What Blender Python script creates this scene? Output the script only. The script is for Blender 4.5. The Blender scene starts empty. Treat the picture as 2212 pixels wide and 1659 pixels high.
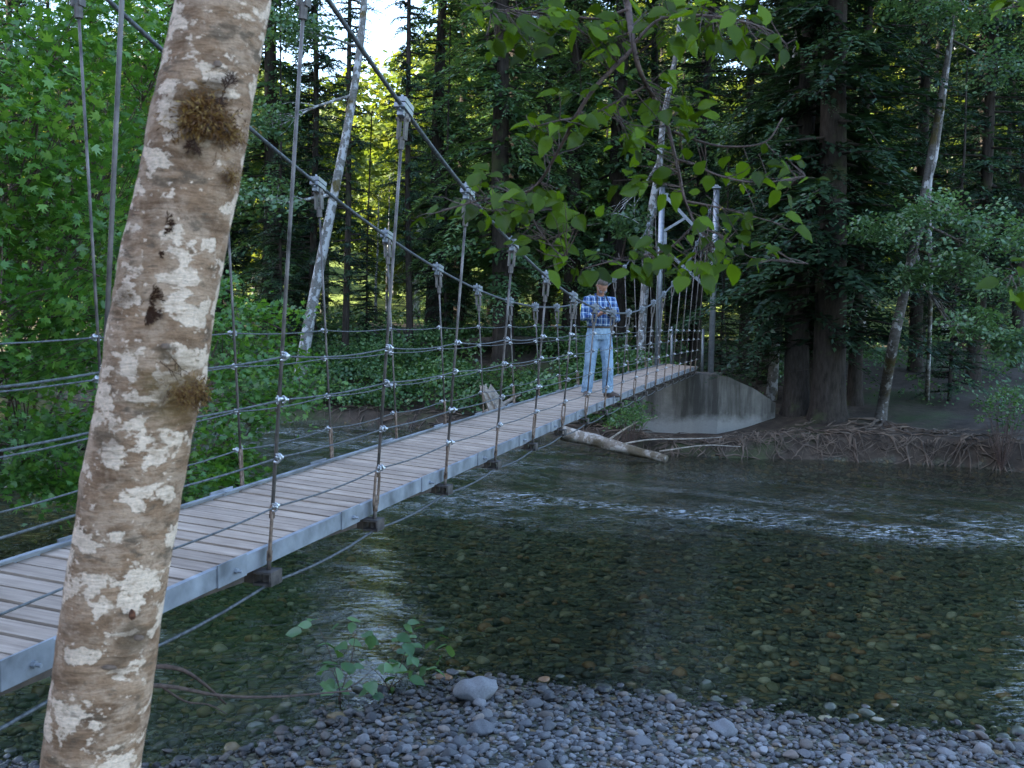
import bpy, math, random
import numpy as np
from mathutils import Vector, Matrix

random.seed(11)
rng = np.random.default_rng(11)
scene = bpy.context.scene
col = scene.collection
PI = math.pi

# ------------------------------------------------------------------ camera
CAM_Z = 3.4                     # lens height above the river surface
PITCH, ROLL, FPX = 0.0643, -0.0197, 2168.6     # FPX: focal length in pixels of a 2212 px wide picture
FWD = Vector((0, math.cos(PITCH), -math.sin(PITCH)))
UP0 = Vector((0, math.sin(PITCH), math.cos(PITCH)))
RIGHT = Vector((math.cos(ROLL), 0, 0)) - UP0 * math.sin(ROLL)
UPV = Vector((math.sin(ROLL), 0, 0)) + UP0 * math.cos(ROLL)
cam_data = bpy.data.cameras.new('camera_lens')
cam_data.sensor_width = 36.0
cam_data.lens = 36.0 * FPX / 2212.0
cam_data.clip_start = 0.1
cam_data.clip_end = 2000.0
cam_data.dof.use_dof = True
cam_data.dof.focus_distance = 14.0
cam_data.dof.aperture_fstop = 7.0
cam = bpy.data.objects.new('view_camera', cam_data)
M = Matrix.Identity(4)
for i, v in enumerate((RIGHT, UPV, -FWD)):
    M[0][i], M[1][i], M[2][i] = v
M[0][3], M[1][3], M[2][3] = 0, 0, CAM_Z
cam.matrix_world = M
col.objects.link(cam)
scene.camera = cam
CAM = Vector((0, 0, CAM_Z))

# ------------------------------------------------------------------ sky, sun, exposure
SUN_EL, SUN_AZ = math.radians(33), math.radians(-104)   # azimuth: clockwise from +Y (ahead); the sun stands behind-left
world = bpy.data.worlds.new('World')
scene.world = world
world.use_nodes = True
wn = world.node_tree.nodes
wl = world.node_tree.links
for n in list(wn): wn.remove(n)
sky = wn.new('ShaderNodeTexSky')
sky.sky_type = 'NISHITA'
sky.sun_disc = False
sky.sun_elevation = SUN_EL
sky.sun_rotation = SUN_AZ
sky.air_density = 1.0
sky.dust_density = 1.0
bgn = wn.new('ShaderNodeBackground')
bgn.inputs['Strength'].default_value = 0.15
won = wn.new('ShaderNodeOutputWorld')
wl.new(sky.outputs[0], bgn.inputs[0])
wl.new(bgn.outputs[0], won.inputs[0])
sd = bpy.data.lights.new('sun', 'SUN')
sd.energy = 5.0
sd.angle = math.radians(0.5)
sd.color = (1.0, 0.9, 0.72)
sun = bpy.data.objects.new('sun', sd)
sdir = Vector((math.sin(SUN_AZ) * math.cos(SUN_EL), math.cos(SUN_AZ) * math.cos(SUN_EL), math.sin(SUN_EL)))  # towards the sun
sun.rotation_euler = sdir.to_track_quat('Z', 'Y').to_euler()
sun.location = sdir * 60
col.objects.link(sun)
scene.view_settings.view_transform = 'Standard'
scene.view_settings.look = 'None'
scene.view_settings.exposure = 2.6
scene.view_settings.gamma = 1.0
scene.cycles.max_bounces = 8
scene.cycles.diffuse_bounces = 3
scene.cycles.glossy_bounces = 3
scene.cycles.transmission_bounces = 4
scene.cycles.transparent_max_bounces = 8
scene.cycles.caustics_reflective = False
scene.cycles.caustics_refractive = False
scene.cycles.use_denoising = True

# ------------------------------------------------------------------ helpers
def ray(px, py):
    return (FWD + RIGHT * ((px - 1106) / FPX) + UPV * ((829.5 - py) / FPX))
def at(px, py, depth):
    """World point seen at a spot of the 2212 x 1659 picture, a given distance ahead (along +Y)."""
    r = ray(px, py)
    return CAM + r * (depth / r.y)
def at_z(px, py, z):
    r = ray(px, py)
    return CAM + r * ((z - CAM_Z) / r.z)
def tag(o, label=None, cat=None, group=None, kind=None):
    if label: o['label'] = label
    if cat: o['category'] = cat
    if group: o['group'] = group
    if kind: o['kind'] = kind
    return o
WM = {}
def link(o, parent=None, m=None):
    col.objects.link(o)
    if m is None: m = Matrix.Identity(4)
    o.matrix_basis = m
    if parent is not None:
        o.parent = parent
        o.matrix_parent_inverse = WM.get(parent.name, Matrix.Identity(4)).inverted()
    WM[o.name] = m.copy()
    return o
def empty(name, loc=(0, 0, 0), m=None):
    o = bpy.data.objects.new(name, None)
    o.empty_display_size = 0.1
    return link(o, None, m if m is not None else Matrix.Translation(Vector(loc)))
def obj(name, me, parent=None, m=None):
    return link(bpy.data.objects.new(name, me), parent, m)
def copy_tree(root, m):
    r = root.copy(); col.objects.link(r); r.matrix_basis = m
    for ch in list(root.children):
        c = ch.copy(); col.objects.link(c); c.parent = r
        for gch in list(ch.children):
            d = gch.copy(); col.objects.link(d); d.parent = c
    return r

def fast_mesh(name, V, F, mat=None, smooth=False, attrs=None):
    """V (n,3) floats, F (m,k) ints"""
    me = bpy.data.meshes.new(name)
    V = np.ascontiguousarray(V, dtype=np.float32); F = np.ascontiguousarray(F, dtype=np.int32)
    m, k = F.shape
    me.vertices.add(len(V)); me.vertices.foreach_set('co', V.ravel())
    me.loops.add(m * k); me.loops.foreach_set('vertex_index', F.ravel())
    me.polygons.add(m); me.polygons.foreach_set('loop_start', np.arange(m, dtype=np.int32) * k)
    if smooth: me.polygons.foreach_set('use_smooth', np.ones(m, dtype=bool))
    for an, arr in (attrs or {}).items():
        arr = np.asarray(arr, dtype=np.float32)
        if arr.ndim == 1:
            at_ = me.attributes.new(an, 'FLOAT', 'POINT'); at_.data.foreach_set('value', arr)
        else:
            at_ = me.attributes.new(an, 'FLOAT_VECTOR', 'POINT'); at_.data.foreach_set('vector', arr.ravel())
    me.update(calc_edges=True)
    if mat: me.materials.append(mat)
    return me

def norm(a):
    return a / np.maximum(np.linalg.norm(a, axis=-1, keepdims=True), 1e-9)

class MB:
    """collects tubes, boxes and lofts into one mesh"""
    def __init__(s): s.v = []; s.f = []; s.att = []
    def tube(s, pts, radii, sides=6, cap=True, cyl=False):
        pts = [Vector(p) for p in pts]
        n = len(pts)
        if not hasattr(radii, '__len__'): radii = [radii] * n
        base = len(s.v); up = None; hacc = 0
        for i, p in enumerate(pts):
            t = (pts[min(i + 1, n - 1)] - pts[max(i - 1, 0)])
            if t.length < 1e-9: t = Vector((0, 0, 1))
            t.normalize()
            if up is None:
                up = Vector((0, 0, 1)) if abs(t.z) < 0.9 else Vector((0, -1, 0))
            a = t.cross(up)
            if a.length < 1e-6: a = t.orthogonal()
            a.normalize(); b = a.cross(t).normalized(); up = b
            if i: hacc += (pts[i] - pts[i - 1]).length
            for k in range(sides):
                th = 2 * PI * k / sides
                s.v.append(p + (a * math.cos(th) + b * math.sin(th)) * radii[i])
                s.att.append((th * radii[i], hacc, 0.0))
        for i in range(n - 1):
            for k in range(sides):
                k2 = (k + 1) % sides
                s.f.append((base + i * sides + k, base + i * sides + k2, base + (i + 1) * sides + k2, base + (i + 1) * sides + k))
        if cap:
            s.f.append(tuple(base + k for k in reversed(range(sides))))
            s.f.append(tuple(base + (n - 1) * sides + k for k in range(sides)))
        return s
    def box(s, m, sx, sy, sz):
        base = len(s.v)
        for x, y, z in ((-1,-1,-1),(1,-1,-1),(1,1,-1),(-1,1,-1),(-1,-1,1),(1,-1,1),(1,1,1),(-1,1,1)):
            s.v.append(m @ Vector((x * sx / 2, y * sy / 2, z * sz / 2))); s.att.append((0, 0, 0))
        for f in ((3,2,1,0),(4,5,6,7),(0,1,5,4),(1,2,6,5),(2,3,7,6),(3,0,4,7)):
            s.f.append(tuple(base + i for i in f))
        return s
    def prism(s, bottom, top):
        """two matching loops of points"""
        base = len(s.v); n = len(bottom)
        for p in list(bottom) + list(top): s.v.append(Vector(p)); s.att.append((0, 0, 0))
        s.f.append(tuple(base + i for i in reversed(range(n)))); s.f.append(tuple(base + n + i for i in range(n)))
        for i in range(n):
            j = (i + 1) % n
            s.f.append((base + i, base + j, base + n + j, base + n + i))
        return s
    def loft(s, rings, cap=True):
        base = len(s.v); n = len(rings[0])
        for r in rings:
            for p in r: s.v.append(Vector(p)); s.att.append((0, 0, 0))
        for i in range(len(rings) - 1):
            for k in range(n):
                k2 = (k + 1) % n
                s.f.append((base + i*n + k, base + i*n + k2, base + (i+1)*n + k2, base + (i+1)*n + k))
        if cap:
            s.f.append(tuple(base + k for k in reversed(range(n))))
            s.f.append(tuple(base + (len(rings)-1)*n + k for k in range(n)))
        return s
    def mesh(s, name, mat=None, smooth=False, att=False):
        me = bpy.data.meshes.new(name)
        me.from_pydata([tuple(v) for v in s.v], [], s.f)
        if smooth: me.polygons.foreach_set('use_smooth', np.ones(len(me.polygons), dtype=bool))
        if att:
            a = me.attributes.new('cyl', 'FLOAT_VECTOR', 'POINT')
            a.data.foreach_set('vector', np.array(s.att, dtype=np.float32).ravel())
        if mat: me.materials.append(mat)
        me.update()
        return me
    def build(s, name, mat, parent=None, smooth=False, m=None, att=False):
        return obj(name, s.mesh(name, mat, smooth, att), parent, m)

def ellring(c, rx, ry, n=12, ax=None, ay=None):
    ax = Vector(ax or (1, 0, 0)); ay = Vector(ay or (0, 1, 0)); c = Vector(c)
    return [c + ax * (rx * math.cos(2*PI*k/n)) + ay * (ry * math.sin(2*PI*k/n)) for k in range(n)]

def catmull(pts, per=6):
    pts = [Vector(p) for p in pts]; out = []
    P = [pts[0] * 2 - pts[1]] + pts + [pts[-1] * 2 - pts[-2]]
    for i in range(1, len(P) - 2):
        p0, p1, p2, p3 = P[i-1], P[i], P[i+1], P[i+2]
        for k in range(per):
            t = k / per
            out.append(0.5 * ((2*p1) + (p2-p0)*t + (2*p0-5*p1+4*p2-p3)*t*t + (-p0+3*p1-3*p2+p3)*t*t*t))
    out.append(pts[-1])
    return out

# ------------------------------------------------------------------ materials
class N:
    """small node-tree helper"""
    def __init__(s, name):
        s.mat = bpy.data.materials.new(name); s.mat.use_nodes = True
        s.t = s.mat.node_tree
        for n in list(s.t.nodes): s.t.nodes.remove(n)
        s.out = s.t.nodes.new('ShaderNodeOutputMaterial')
    def n(s, kind, ins=None, **props):
        nd = s.t.nodes.new('ShaderNode' + kind)
        for k, v in props.items(): setattr(nd, k, v)
        for k, v in (ins or {}).items():
            sock = nd.inputs[k]
            if isinstance(v, bpy.types.NodeSocket): s.t.links.new(v, sock)
            else: sock.default_value = v
        return nd
    def ramp(s, fac, stops, interp='LINEAR'):
        nd = s.n('ValToRGB', {'Fac': fac})
        cr = nd.color_ramp; cr.interpolation = interp
        while len(cr.elements) < len(stops): cr.elements.new(0.5)
        for e, (p, c) in zip(cr.elements, stops):
            e.position = p; e.color = (c, c, c, 1) if not hasattr(c, '__len__') else (*c, 1)
        return nd.outputs['Color']
    def mix(s, fac, a, b, mode='MIX'):
        nd = s.n('Mix', data_type='RGBA', blend_type=mode)
        for idx, v in ((0, fac), (6, a), (7, b)):
            sock = nd.inputs[idx]
            if isinstance(v, bpy.types.NodeSocket): s.t.links.new(v, sock)
            elif idx == 0: sock.default_value = v
            else: sock.default_value = (*v, 1) if len(v) == 3 else v
        return nd.outputs[2]
    def math(s, op, a, b=0.0, clamp=False):
        nd = s.n('Math', operation=op, use_clamp=clamp)
        for i, v in enumerate((a, b)):
            if isinstance(v, bpy.types.NodeSocket): s.t.links.new(v, nd.inputs[i])
            else: nd.inputs[i].default_value = v
        return nd.outputs[0]
    def coords(s, kind='Object', scale=None):
        tc = s.n('TexCoord').outputs[kind]
        if scale:
            tc = s.n('Mapping', {'Vector': tc, 'Scale': scale}).outputs[0]
        return tc
    def noise(s, vec, scale, detail=4.0, rough=0.55, dist=0.0):
        return s.n('TexNoise', {'Vector': vec, 'Scale': scale, 'Detail': detail, 'Roughness': rough, 'Distortion': dist}).outputs['Fac']
    def surf(s, sock): s.t.links.new(sock, s.out.inputs['Surface']); return s.mat
    def bump(s, h, strength=0.5, dist=0.02):
        return s.n('Bump', {'Height': h, 'Strength': strength, 'Distance': dist}).outputs[0]
    def bsdf(s, color, rough=0.7, metallic=0.0, normal=None, spec=0.4):
        ins = {'Base Color': color if isinstance(color, bpy.types.NodeSocket) else (*color, 1), 'Roughness': rough, 'Metallic': metallic, 'Specular IOR Level': spec}
        if normal is not None: ins['Normal'] = normal
        return s.n('BsdfPrincipled', ins).outputs[0]

def simple(name, color, rough=0.7, metallic=0.0, var=0.15, scale=8.0, bump=0.0, spec=0.4):
    m = N(name)
    c = m.coords('Object')
    nz = m.noise(c, scale, 6)
    dark = tuple(x * (1 - var * 1.6) for x in color); light = tuple(min(1, x * (1 + var * 1.6)) for x in color)
    colr = m.ramp(nz, [(0.3, dark), (0.7, light)])
    nrm = m.bump(m.noise(c, scale * 4, 5), bump, 0.01) if bump else None
    return m.surf(m.bsdf(colr, rough, metallic, nrm, spec))

def leaf_mat(name, stops, trans=0.4, gloss=0.06, rough=0.4, tr_tint=(1.25, 1.2, 0.5)):
    m = N(name)
    a = m.n('Attribute', attribute_name='tint').outputs['Fac']
    c = m.ramp(a, stops)
    dif = m.n('BsdfDiffuse', {'Color': c}).outputs[0]
    tc = m.mix(1.0, c, tr_tint, 'MULTIPLY')
    tr = m.n('BsdfTranslucent', {'Color': tc}).outputs[0]
    mx = m.n('MixShader', {0: trans, 1: dif, 2: tr}).outputs[0]
    gl = m.n('BsdfGlossy', {'Color': (0.8, 0.85, 0.9, 1), 'Roughness': rough}).outputs[0]
    mx2 = m.n('MixShader', {0: gloss, 1: mx, 2: gl}).outputs[0]
    return m.surf(mx2)

def bark_mat(name, dark, light, patch=None, patch_at=0.6, moss=None, moss_at=0.62, fscale=(14, 14, 3), bump=0.6):
    m = N(name)
    c = m.coords('Object')
    v = m.n('Mapping', {'Vector': c, 'Scale': fscale}).outputs[0]
    nz = m.noise(v, 1.0, 8, 0.65)
    colr = m.ramp(nz, [(0.3, dark), (0.7, light)])
    if patch:
        p = m.noise(m.n('Mapping', {'Vector': c, 'Scale': (3.5, 3.5, 2.6)}).outputs[0], 1.4, 6, 0.6)
        colr = m.mix(m.ramp(p, [(patch_at - 0.02, 0.0), (patch_at + 0.02, 1.0)]), colr, patch)
    if moss:
        q = m.noise(c, 1.3, 5, 0.6)
        colr = m.mix(m.ramp(q, [(moss_at - 0.04, 0.0), (moss_at + 0.05, 0.9)]), colr, moss)
    return m.surf(m.bsdf(colr, 0.9, 0, m.bump(nz, bump, 0.03), 0.2))

MAT = {}
MAT['steel'] = simple('galvanised_steel', (0.27, 0.295, 0.33), 0.45, 0.55, 0.12, 14, 0.1)
MAT['plate'] = simple('galvanised_plate', (0.23, 0.248, 0.28), 0.5, 0.4, 0.3, 5, 0.2)
MAT['cable'] = simple('wire_rope', (0.10, 0.108, 0.115), 0.55, 0.4, 0.35, 40, 0.5)
MAT['rod'] = simple('weathered_rod', (0.135, 0.12, 0.112), 0.6, 0.3, 0.45, 7, 0.3)
MAT['chrome'] = simple('bright_clamp', (0.5, 0.52, 0.55), 0.32, 0.8, 0.35, 9)
MAT['rust'] = simple('rusty_turnbuckle', (0.17, 0.12, 0.09), 0.65, 0.3, 0.4, 30, 0.3)
MAT['bracket'] = simple('dark_bracket', (0.07, 0.06, 0.055), 0.7, 0.2, 0.4, 20, 0.3)
MAT['timber'] = simple('damp_timber', (0.06, 0.046, 0.038), 0.85, 0, 0.3, 10, 0.4)

def plank_mat():
    m = N('weathered_plank')
    c = m.coords('Object')
    r = m.n('ObjectInfo').outputs['Random']
    off = m.n('CombineXYZ', {'X': m.math('MULTIPLY', r, 37.0), 'Y': m.math('MULTIPLY', r, 11.0)}).outputs[0]
    cv = m.n('VectorMath', {0: c, 1: off}, operation='ADD').outputs[0]
    v = m.n('Mapping', {'Vector': cv, 'Scale': (2.5, 55, 20)}).outputs[0]
    g = m.noise(v, 1.0, 6, 0.6)
    big = m.noise(cv, 5.0, 4)
    colr = m.ramp(g, [(0.3, (0.27, 0.21, 0.165)), (0.7, (0.47, 0.385, 0.315))])
    colr = m.mix(0.6, colr, m.ramp(big, [(0.3, (0.55, 0.5, 0.48)), (0.75, (1.0, 0.97, 0.95))]), 'MULTIPLY')
    colr = m.mix(1.0, colr, m.ramp(r, [(0.0, 0.86), (0.5, 1.0), (1.0, 1.12)]), 'MULTIPLY')
    return m.surf(m.bsdf(colr, 0.85, 0, m.bump(g, 0.35, 0.006), 0.25))
MAT['plank'] = plank_mat()

def concrete_mat():
    m = N('stained_concrete')
    c = m.coords('Object')
    n1 = m.noise(c, 1.6, 8, 0.65)
    streak = m.noise(m.n('Mapping', {'Vector': c, 'Scale': (3.2, 3.2, 0.35)}).outputs[0], 1.0, 6, 0.6)
    fine = m.noise(c, 26, 6)
    colr = m.ramp(n1, [(0.3, (0.11, 0.105, 0.095)), (0.7, (0.21, 0.20, 0.185))])
    colr = m.mix(m.ramp(streak, [(0.42, 0.0), (0.60, 0.9)]), colr, (0.05, 0.047, 0.042))
    z = m.n('SeparateXYZ', {'Vector': c}).outputs['Z']
    pale = m.math('ADD', m.math('ADD', z, 0.32), m.math('MULTIPLY', n1, -0.9))
    colr = m.mix(m.ramp(pale, [(0.10, 0.85), (0.42, 0.0)]), colr, (0.28, 0.275, 0.265))
    colr = m.mix(0.35, colr, m.ramp(fine, [(0.3, 0.7), (0.7, 1.0)]), 'MULTIPLY')
    return m.surf(m.bsdf(colr, 0.9, 0, m.bump(m.math('ADD', fine, m.math('MULTIPLY', m.n('TexWave', {'Vector': c, 'Scale': 2.6, 'Distortion': 0.4}, bands_direction='Z', wave_profile='SAW').outputs['Fac'], 0.8)), 0.5, 0.012), 0.2))
MAT['concrete'] = concrete_mat()

def ground_mat():
    m = N('forest_floor')
    c = m.coords('Object')
    n1 = m.noise(c, 0.35, 8, 0.65); n2 = m.noise(c, 3.5, 8, 0.7); n3 = m.noise(c, 22, 5, 0.7)
    dirt = m.ramp(n2, [(0.3, (0.028, 0.021, 0.016)), (0.55, (0.058, 0.045, 0.035)), (0.8, (0.11, 0.088, 0.07))])
    moss = m.ramp(n3, [(0.3, (0.02, 0.035, 0.012)), (0.7, (0.06, 0.09, 0.03))])
    colr = m.mix(m.ramp(n1, [(0.5, 0.0), (0.62, 0.75)]), dirt, moss)
    yv = m.n('SeparateXYZ', {'Vector': c}).outputs['Y']
    colr = m.mix(m.ramp(m.math('DIVIDE', yv, 100.0), [(0.62, 0.0), (0.72, 1.0)]), colr, m.ramp(n2, [(0.3, (0.09, 0.14, 0.03)), (0.7, (0.17, 0.21, 0.05))]))
    # damp dark pebbles of the bed and bar
    g = m.n('Attribute', attribute_name='gravel').outputs['Fac']
    vo = m.n('TexVoronoi', {'Vector': c, 'Scale': 9.0, 'Randomness': 1.0}, feature='F1')
    vd = m.n('TexVoronoi', {'Vector': c, 'Scale': 9.0, 'Randomness': 1.0}, feature='DISTANCE_TO_EDGE')
    pick = m.n('SeparateColor', {'Color': vo.outputs['Color']}).outputs[0]
    stone = m.ramp(pick, [(0.0, (0.055, 0.06, 0.045)), (0.25, (0.11, 0.11, 0.075)), (0.45, (0.075, 0.085, 0.07)), (0.62, (0.17, 0.13, 0.07)), (0.8, (0.14, 0.15, 0.12)), (1.0, (0.26, 0.25, 0.20))], 'CONSTANT')
    stone = m.mix(m.ramp(vd.outputs['Distance'], [(0.0, 0.9), (0.10, 0.0)]), stone, (0.02, 0.02, 0.015))
    colr = m.mix(g, colr, stone)
    h = m.math('ADD', m.math('MULTIPLY', n2, 0.5), m.math('MULTIPLY', m.ramp(vd.outputs['Distance'], [(0.0, 0.0), (0.3, 1.0)]), g))
    return m.surf(m.bsdf(colr, 0.9, 0, m.bump(h, 0.8, 0.05), 0.25))
MAT['ground'] = ground_mat()

def stone_mat(name, wet=False):
    m = N(name)
    a = m.n('Attribute', attribute_name='tint').outputs['Fac']
    r = m.n('ObjectInfo').outputs['Random']
    f = m.math('FRACT', m.math('ADD', a, r))
    c = m.coords('Object')
    if wet:
        st = [(0.0, (0.035, 0.04, 0.028)), (0.2, (0.13, 0.125, 0.075)), (0.34, (0.05, 0.055, 0.04)), (0.46, (0.14, 0.105, 0.055)), (0.58, (0.08, 0.09, 0.07)), (0.70, (0.05, 0.05, 0.035)), (0.80, (0.22, 0.20, 0.13)), (0.92, (0.20, 0.11, 0.055)), (0.96, (0.40, 0.38, 0.30)), (1.0, (0.40, 0.38, 0.30))]
    else:
        st = [(0.0, (0.115, 0.119, 0.130)), (0.15, (0.194, 0.198, 0.209)), (0.3, (0.086, 0.090, 0.097)), (0.42, (0.238, 0.241, 0.252)), (0.56, (0.158, 0.162, 0.169)), (0.7, (0.216, 0.184, 0.162)), (0.8, (0.173, 0.151, 0.137)), (0.88, (0.144, 0.151, 0.162)), (0.96, (0.288, 0.281, 0.281)), (1.0, (0.324, 0.317, 0.317))]
    base = m.ramp(f, st, 'CONSTANT')
    nz = m.noise(c, 24, 6, 0.65)
    base = m.mix(0.65, base, m.ramp(nz, [(0.3, 0.5), (0.7, 1.1)]), 'MULTIPLY')
    base = m.mix(0.8, base, m.ramp(m.math('FRACT', m.math('MULTIPLY', f, 7.31)), [(0.0, 0.55), (0.5, 0.95), (1.0, 1.25)]), 'MULTIPLY')
    if wet: return m.surf(m.bsdf(base, 0.35, 0, m.bump(nz, 0.2, 0.01), 0.3))
    # stones the river still wets are darker and shinier
    z = m.n('SeparateXYZ', {'Vector': m.n('NewGeometry').outputs['Position']}).outputs['Z']
    wt = m.ramp(m.math('ADD', z, m.math('MULTIPLY', m.noise(m.n('NewGeometry').outputs['Position'], 1.3, 3), 0.12)), [(0.10, 1.0), (0.20, 0.0)])
    base = m.mix(wt, base, m.mix(1.0, base, (0.38, 0.36, 0.34), 'MULTIPLY'))
    rg = m.math('SUBTRACT', 0.78, m.math('MULTIPLY', wt, 0.45))
    return m.surf(m.bsdf(base, rg, 0, m.bump(nz, 0.25, 0.01), 0.3))
MAT['stone'] = stone_mat('dry_river_stone')
MAT['wet_stone'] = stone_mat('submerged_stone', True)

def water_mat():
    m = N('clear_river_water')
    c = m.coords('Object')
    w1 = m.noise(m.n('Mapping', {'Vector': c, 'Scale': (1.0, 2.0, 1.0), 'Rotation': (0, 0, 0.15)}).outputs[0], 1.6, 3, 0.5, 0.6)
    w2 = m.noise(m.n('Mapping', {'Vector': c, 'Scale': (1.0, 1.7, 1.0), 'Rotation': (0, 0, -0.25)}).outputs[0], 6.5, 3, 0.55, 0.3)
    h = m.math('ADD', m.math('MULTIPLY', w1, 0.6), m.math('MULTIPLY', w2, 0.25))
    rough = m.n('Attribute', attribute_name='riffle').outputs['Fac']
    w3 = m.noise(c, 14.0, 4, 0.6, 0.5)
    h = m.math('ADD', h, m.math('MULTIPLY', m.math('MULTIPLY', w3, rough), 1.7))
    nrm = m.bump(h, 0.11, 0.25)
    fres = m.n('Fresnel', {'IOR': 1.33, 'Normal': nrm}).outputs[0]
    tr = m.n('BsdfTransparent', {'Color': (0.86, 0.90, 0.72, 1)}).outputs[0]
    gl = m.n('BsdfGlossy', {'Color': (1, 1, 1, 1), 'Roughness': 0.03, 'Normal': nrm}).outputs[0]
    body = m.n('BsdfDiffuse', {'Color': (0.012, 0.028, 0.026, 1)}).outputs[0]
    inner = m.n('MixShader', {0: 0.13, 1: tr, 2: body}).outputs[0]
    mx = m.n('MixShader', {0: m.math('MULTIPLY', fres, 1.0), 1: inner, 2: gl}).outputs[0]
    # broken white crests along the riffle; far-left the white also paints in sky glints
    fo = m.noise(m.n('Mapping', {'Vector': c, 'Scale': (1.0, 2.6, 1.0)}).outputs[0], 5.0, 7, 0.72, 0.7)
    fm = m.math('MULTIPLY', m.ramp(fo, [(0.505, 0.0), (0.65, 1.0)]), m.math('MULTIPLY', rough, 0.62, True))
    white = m.n('BsdfDiffuse', {'Color': (0.62, 0.68, 0.72, 1)}).outputs[0]
    return m.surf(m.n('MixShader', {0: fm, 1: mx, 2: white}).outputs[0])
MAT['water'] = water_mat()

MAT['cedar'] = leaf_mat('cedar_spray', [(0.0, (0.035, 0.075, 0.036)), (0.5, (0.068, 0.140, 0.062)), (1.0, (0.125, 0.22, 0.088))], 0.35, 0.04)
MAT['hemlock'] = leaf_mat('hemlock_needles', [(0.0, (0.012, 0.027, 0.018)), (0.6, (0.027, 0.058, 0.033)), (1.0, (0.052, 0.100, 0.050))], 0.25, 0.03)
MAT['maple'] = leaf_mat('maple_leaf', [(0.0, (0.045, 0.125, 0.020)), (0.5, (0.08, 0.205, 0.030)), (1.0, (0.16, 0.30, 0.05))], 0.45, 0.05, 0.45)
MAT['alder_leaf'] = leaf_mat('alder_leaf', [(0.0, (0.045, 0.10, 0.045)), (0.5, (0.085, 0.17, 0.075)), (1.0, (0.14, 0.25, 0.115))], 0.4, 0.06, 0.4)
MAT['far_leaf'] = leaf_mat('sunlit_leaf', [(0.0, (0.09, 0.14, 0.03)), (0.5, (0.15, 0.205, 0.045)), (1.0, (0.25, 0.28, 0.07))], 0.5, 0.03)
MAT['shrub'] = leaf_mat('shrub_leaf', [(0.0, (0.04, 0.10, 0.035)), (0.5, (0.085, 0.18, 0.065)), (1.0, (0.15, 0.26, 0.10))], 0.35, 0.05)
MAT['near_leaf'] = leaf_mat('backlit_leaf', [(0.0, (0.030, 0.052, 0.005)), (0.5, (0.062, 0.112, 0.009)), (1.0, (0.13, 0.225, 0.016))], 0.5, 0.014, 0.35, (1.3, 1.2, 0.4))
MAT['bark_dark'] = bark_mat('conifer_bark', (0.016, 0.013, 0.011), (0.062, 0.052, 0.045), None, 0.6, (0.05, 0.06, 0.03), 0.6)
MAT['bark_pale'] = bark_mat('alder_bark', (0.10, 0.095, 0.085), (0.24, 0.235, 0.23), (0.44, 0.45, 0.47), 0.52, (0.10, 0.075, 0.02), 0.60, (9, 9, 16), 0.3)
MAT['bark_mossy'] = bark_mat('mossy_alder_bark', (0.05, 0.045, 0.038), (0.14, 0.13, 0.12), (0.32, 0.32, 0.32), 0.60, (0.07, 0.055, 0.02), 0.56, (9, 9, 16), 0.4)
MAT['bark_log'] = bark_mat('drift_log_bark', (0.13, 0.11, 0.09), (0.27, 0.23, 0.19), (0.38, 0.35, 0.32), 0.52, (0.10, 0.08, 0.05), 0.52, (10, 10, 10), 0.6)
MAT['twig'] = simple('twig_bark', (0.09, 0.06, 0.05), 0.8, 0, 0.3, 30, 0.2)
MAT['root'] = simple('bare_root', (0.10, 0.075, 0.058), 0.85, 0, 0.5, 2.5, 0.3)
MAT['deadwood'] = simple('bleached_wood', (0.33, 0.29, 0.25), 0.85, 0, 0.3, 9, 0.5)
MAT['moss'] = leaf_mat('dry_moss', [(0.0, (0.05, 0.020, 0.008)), (0.45, (0.15, 0.065, 0.018)), (0.8, (0.26, 0.14, 0.035)), (1.0, (0.36, 0.24, 0.08))], 0.2, 0.02)

# ------------------------------------------------------------------ river outline and terrain
near_px = [(330, 1668), (540, 1618), (740, 1550), (880, 1486), (960, 1466), (1280, 1490), (1650, 1540), (2212, 1606)]
far_px = [(2212, 1022), (2050, 1006), (1900, 1000), (1750, 993), (1600, 990), (1450, 985), (1330, 968), (1230, 950), (1100, 940), (1000, 932), (850, 920), (700, 912), (560, 908), (400, 900)]
near_sh = [(-60, 50), (-26, 33), (-13, 26), (-9.6, 20), (-9.4, 15), (-8.6, 10.5), (-6.4, 8.2), (-4.6, 7.4)] + [tuple(at_z(x, y, 0)[:2]) for x, y in near_px] + [(9, 7.6), (16, 5.5), (40, -4), (120, -30)]
far_sh = [(160, 5), (60, 10), (30, 17.5), (16, 20.8)] + [tuple(at_z(x, y, 0)[:2]) for x, y in far_px] + [(-16, 38), (-30, 48), (-60, 66)]
RIVER = np.array(near_sh + far_sh)

def seg_dist(P, poly):
    poly = np.asarray(poly); d = np.full(len(P), 1e9)
    for a, b in zip(poly[:-1], poly[1:]):
        ab = b - a; t = np.clip(((P - a) @ ab) / (ab @ ab), 0, 1)
        d = np.minimum(d, np.linalg.norm(P - (a + t[:, None] * ab), axis=1))
    return d
def inside(P, poly):
    x, y = P[:, 0], P[:, 1]; r = np.zeros(len(P), bool)
    n = len(poly)
    for i in range(n):
        (x1, y1), (x2, y2) = poly[i], poly[(i + 1) % n]
        c = ((y1 > y) != (y2 > y))
        with np.errstate(divide='ignore', invalid='ignore'):
            xi = (x2 - x1) * (y - y1) / (y2 - y1 if y2 != y1 else 1e-9) + x1
        r ^= c & (x < xi)
    return r
def lump(x, y, s, seed=0.0):
    return (np.sin(x * s + 1.3 + seed) * np.cos(y * s * 1.17 - 0.7 + seed) + 0.5 * np.sin(x * s * 2.3 + y * s * 1.9 + seed * 2) + 0.25 * np.sin(x * s * 5.1 - y * s * 4.3))
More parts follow.
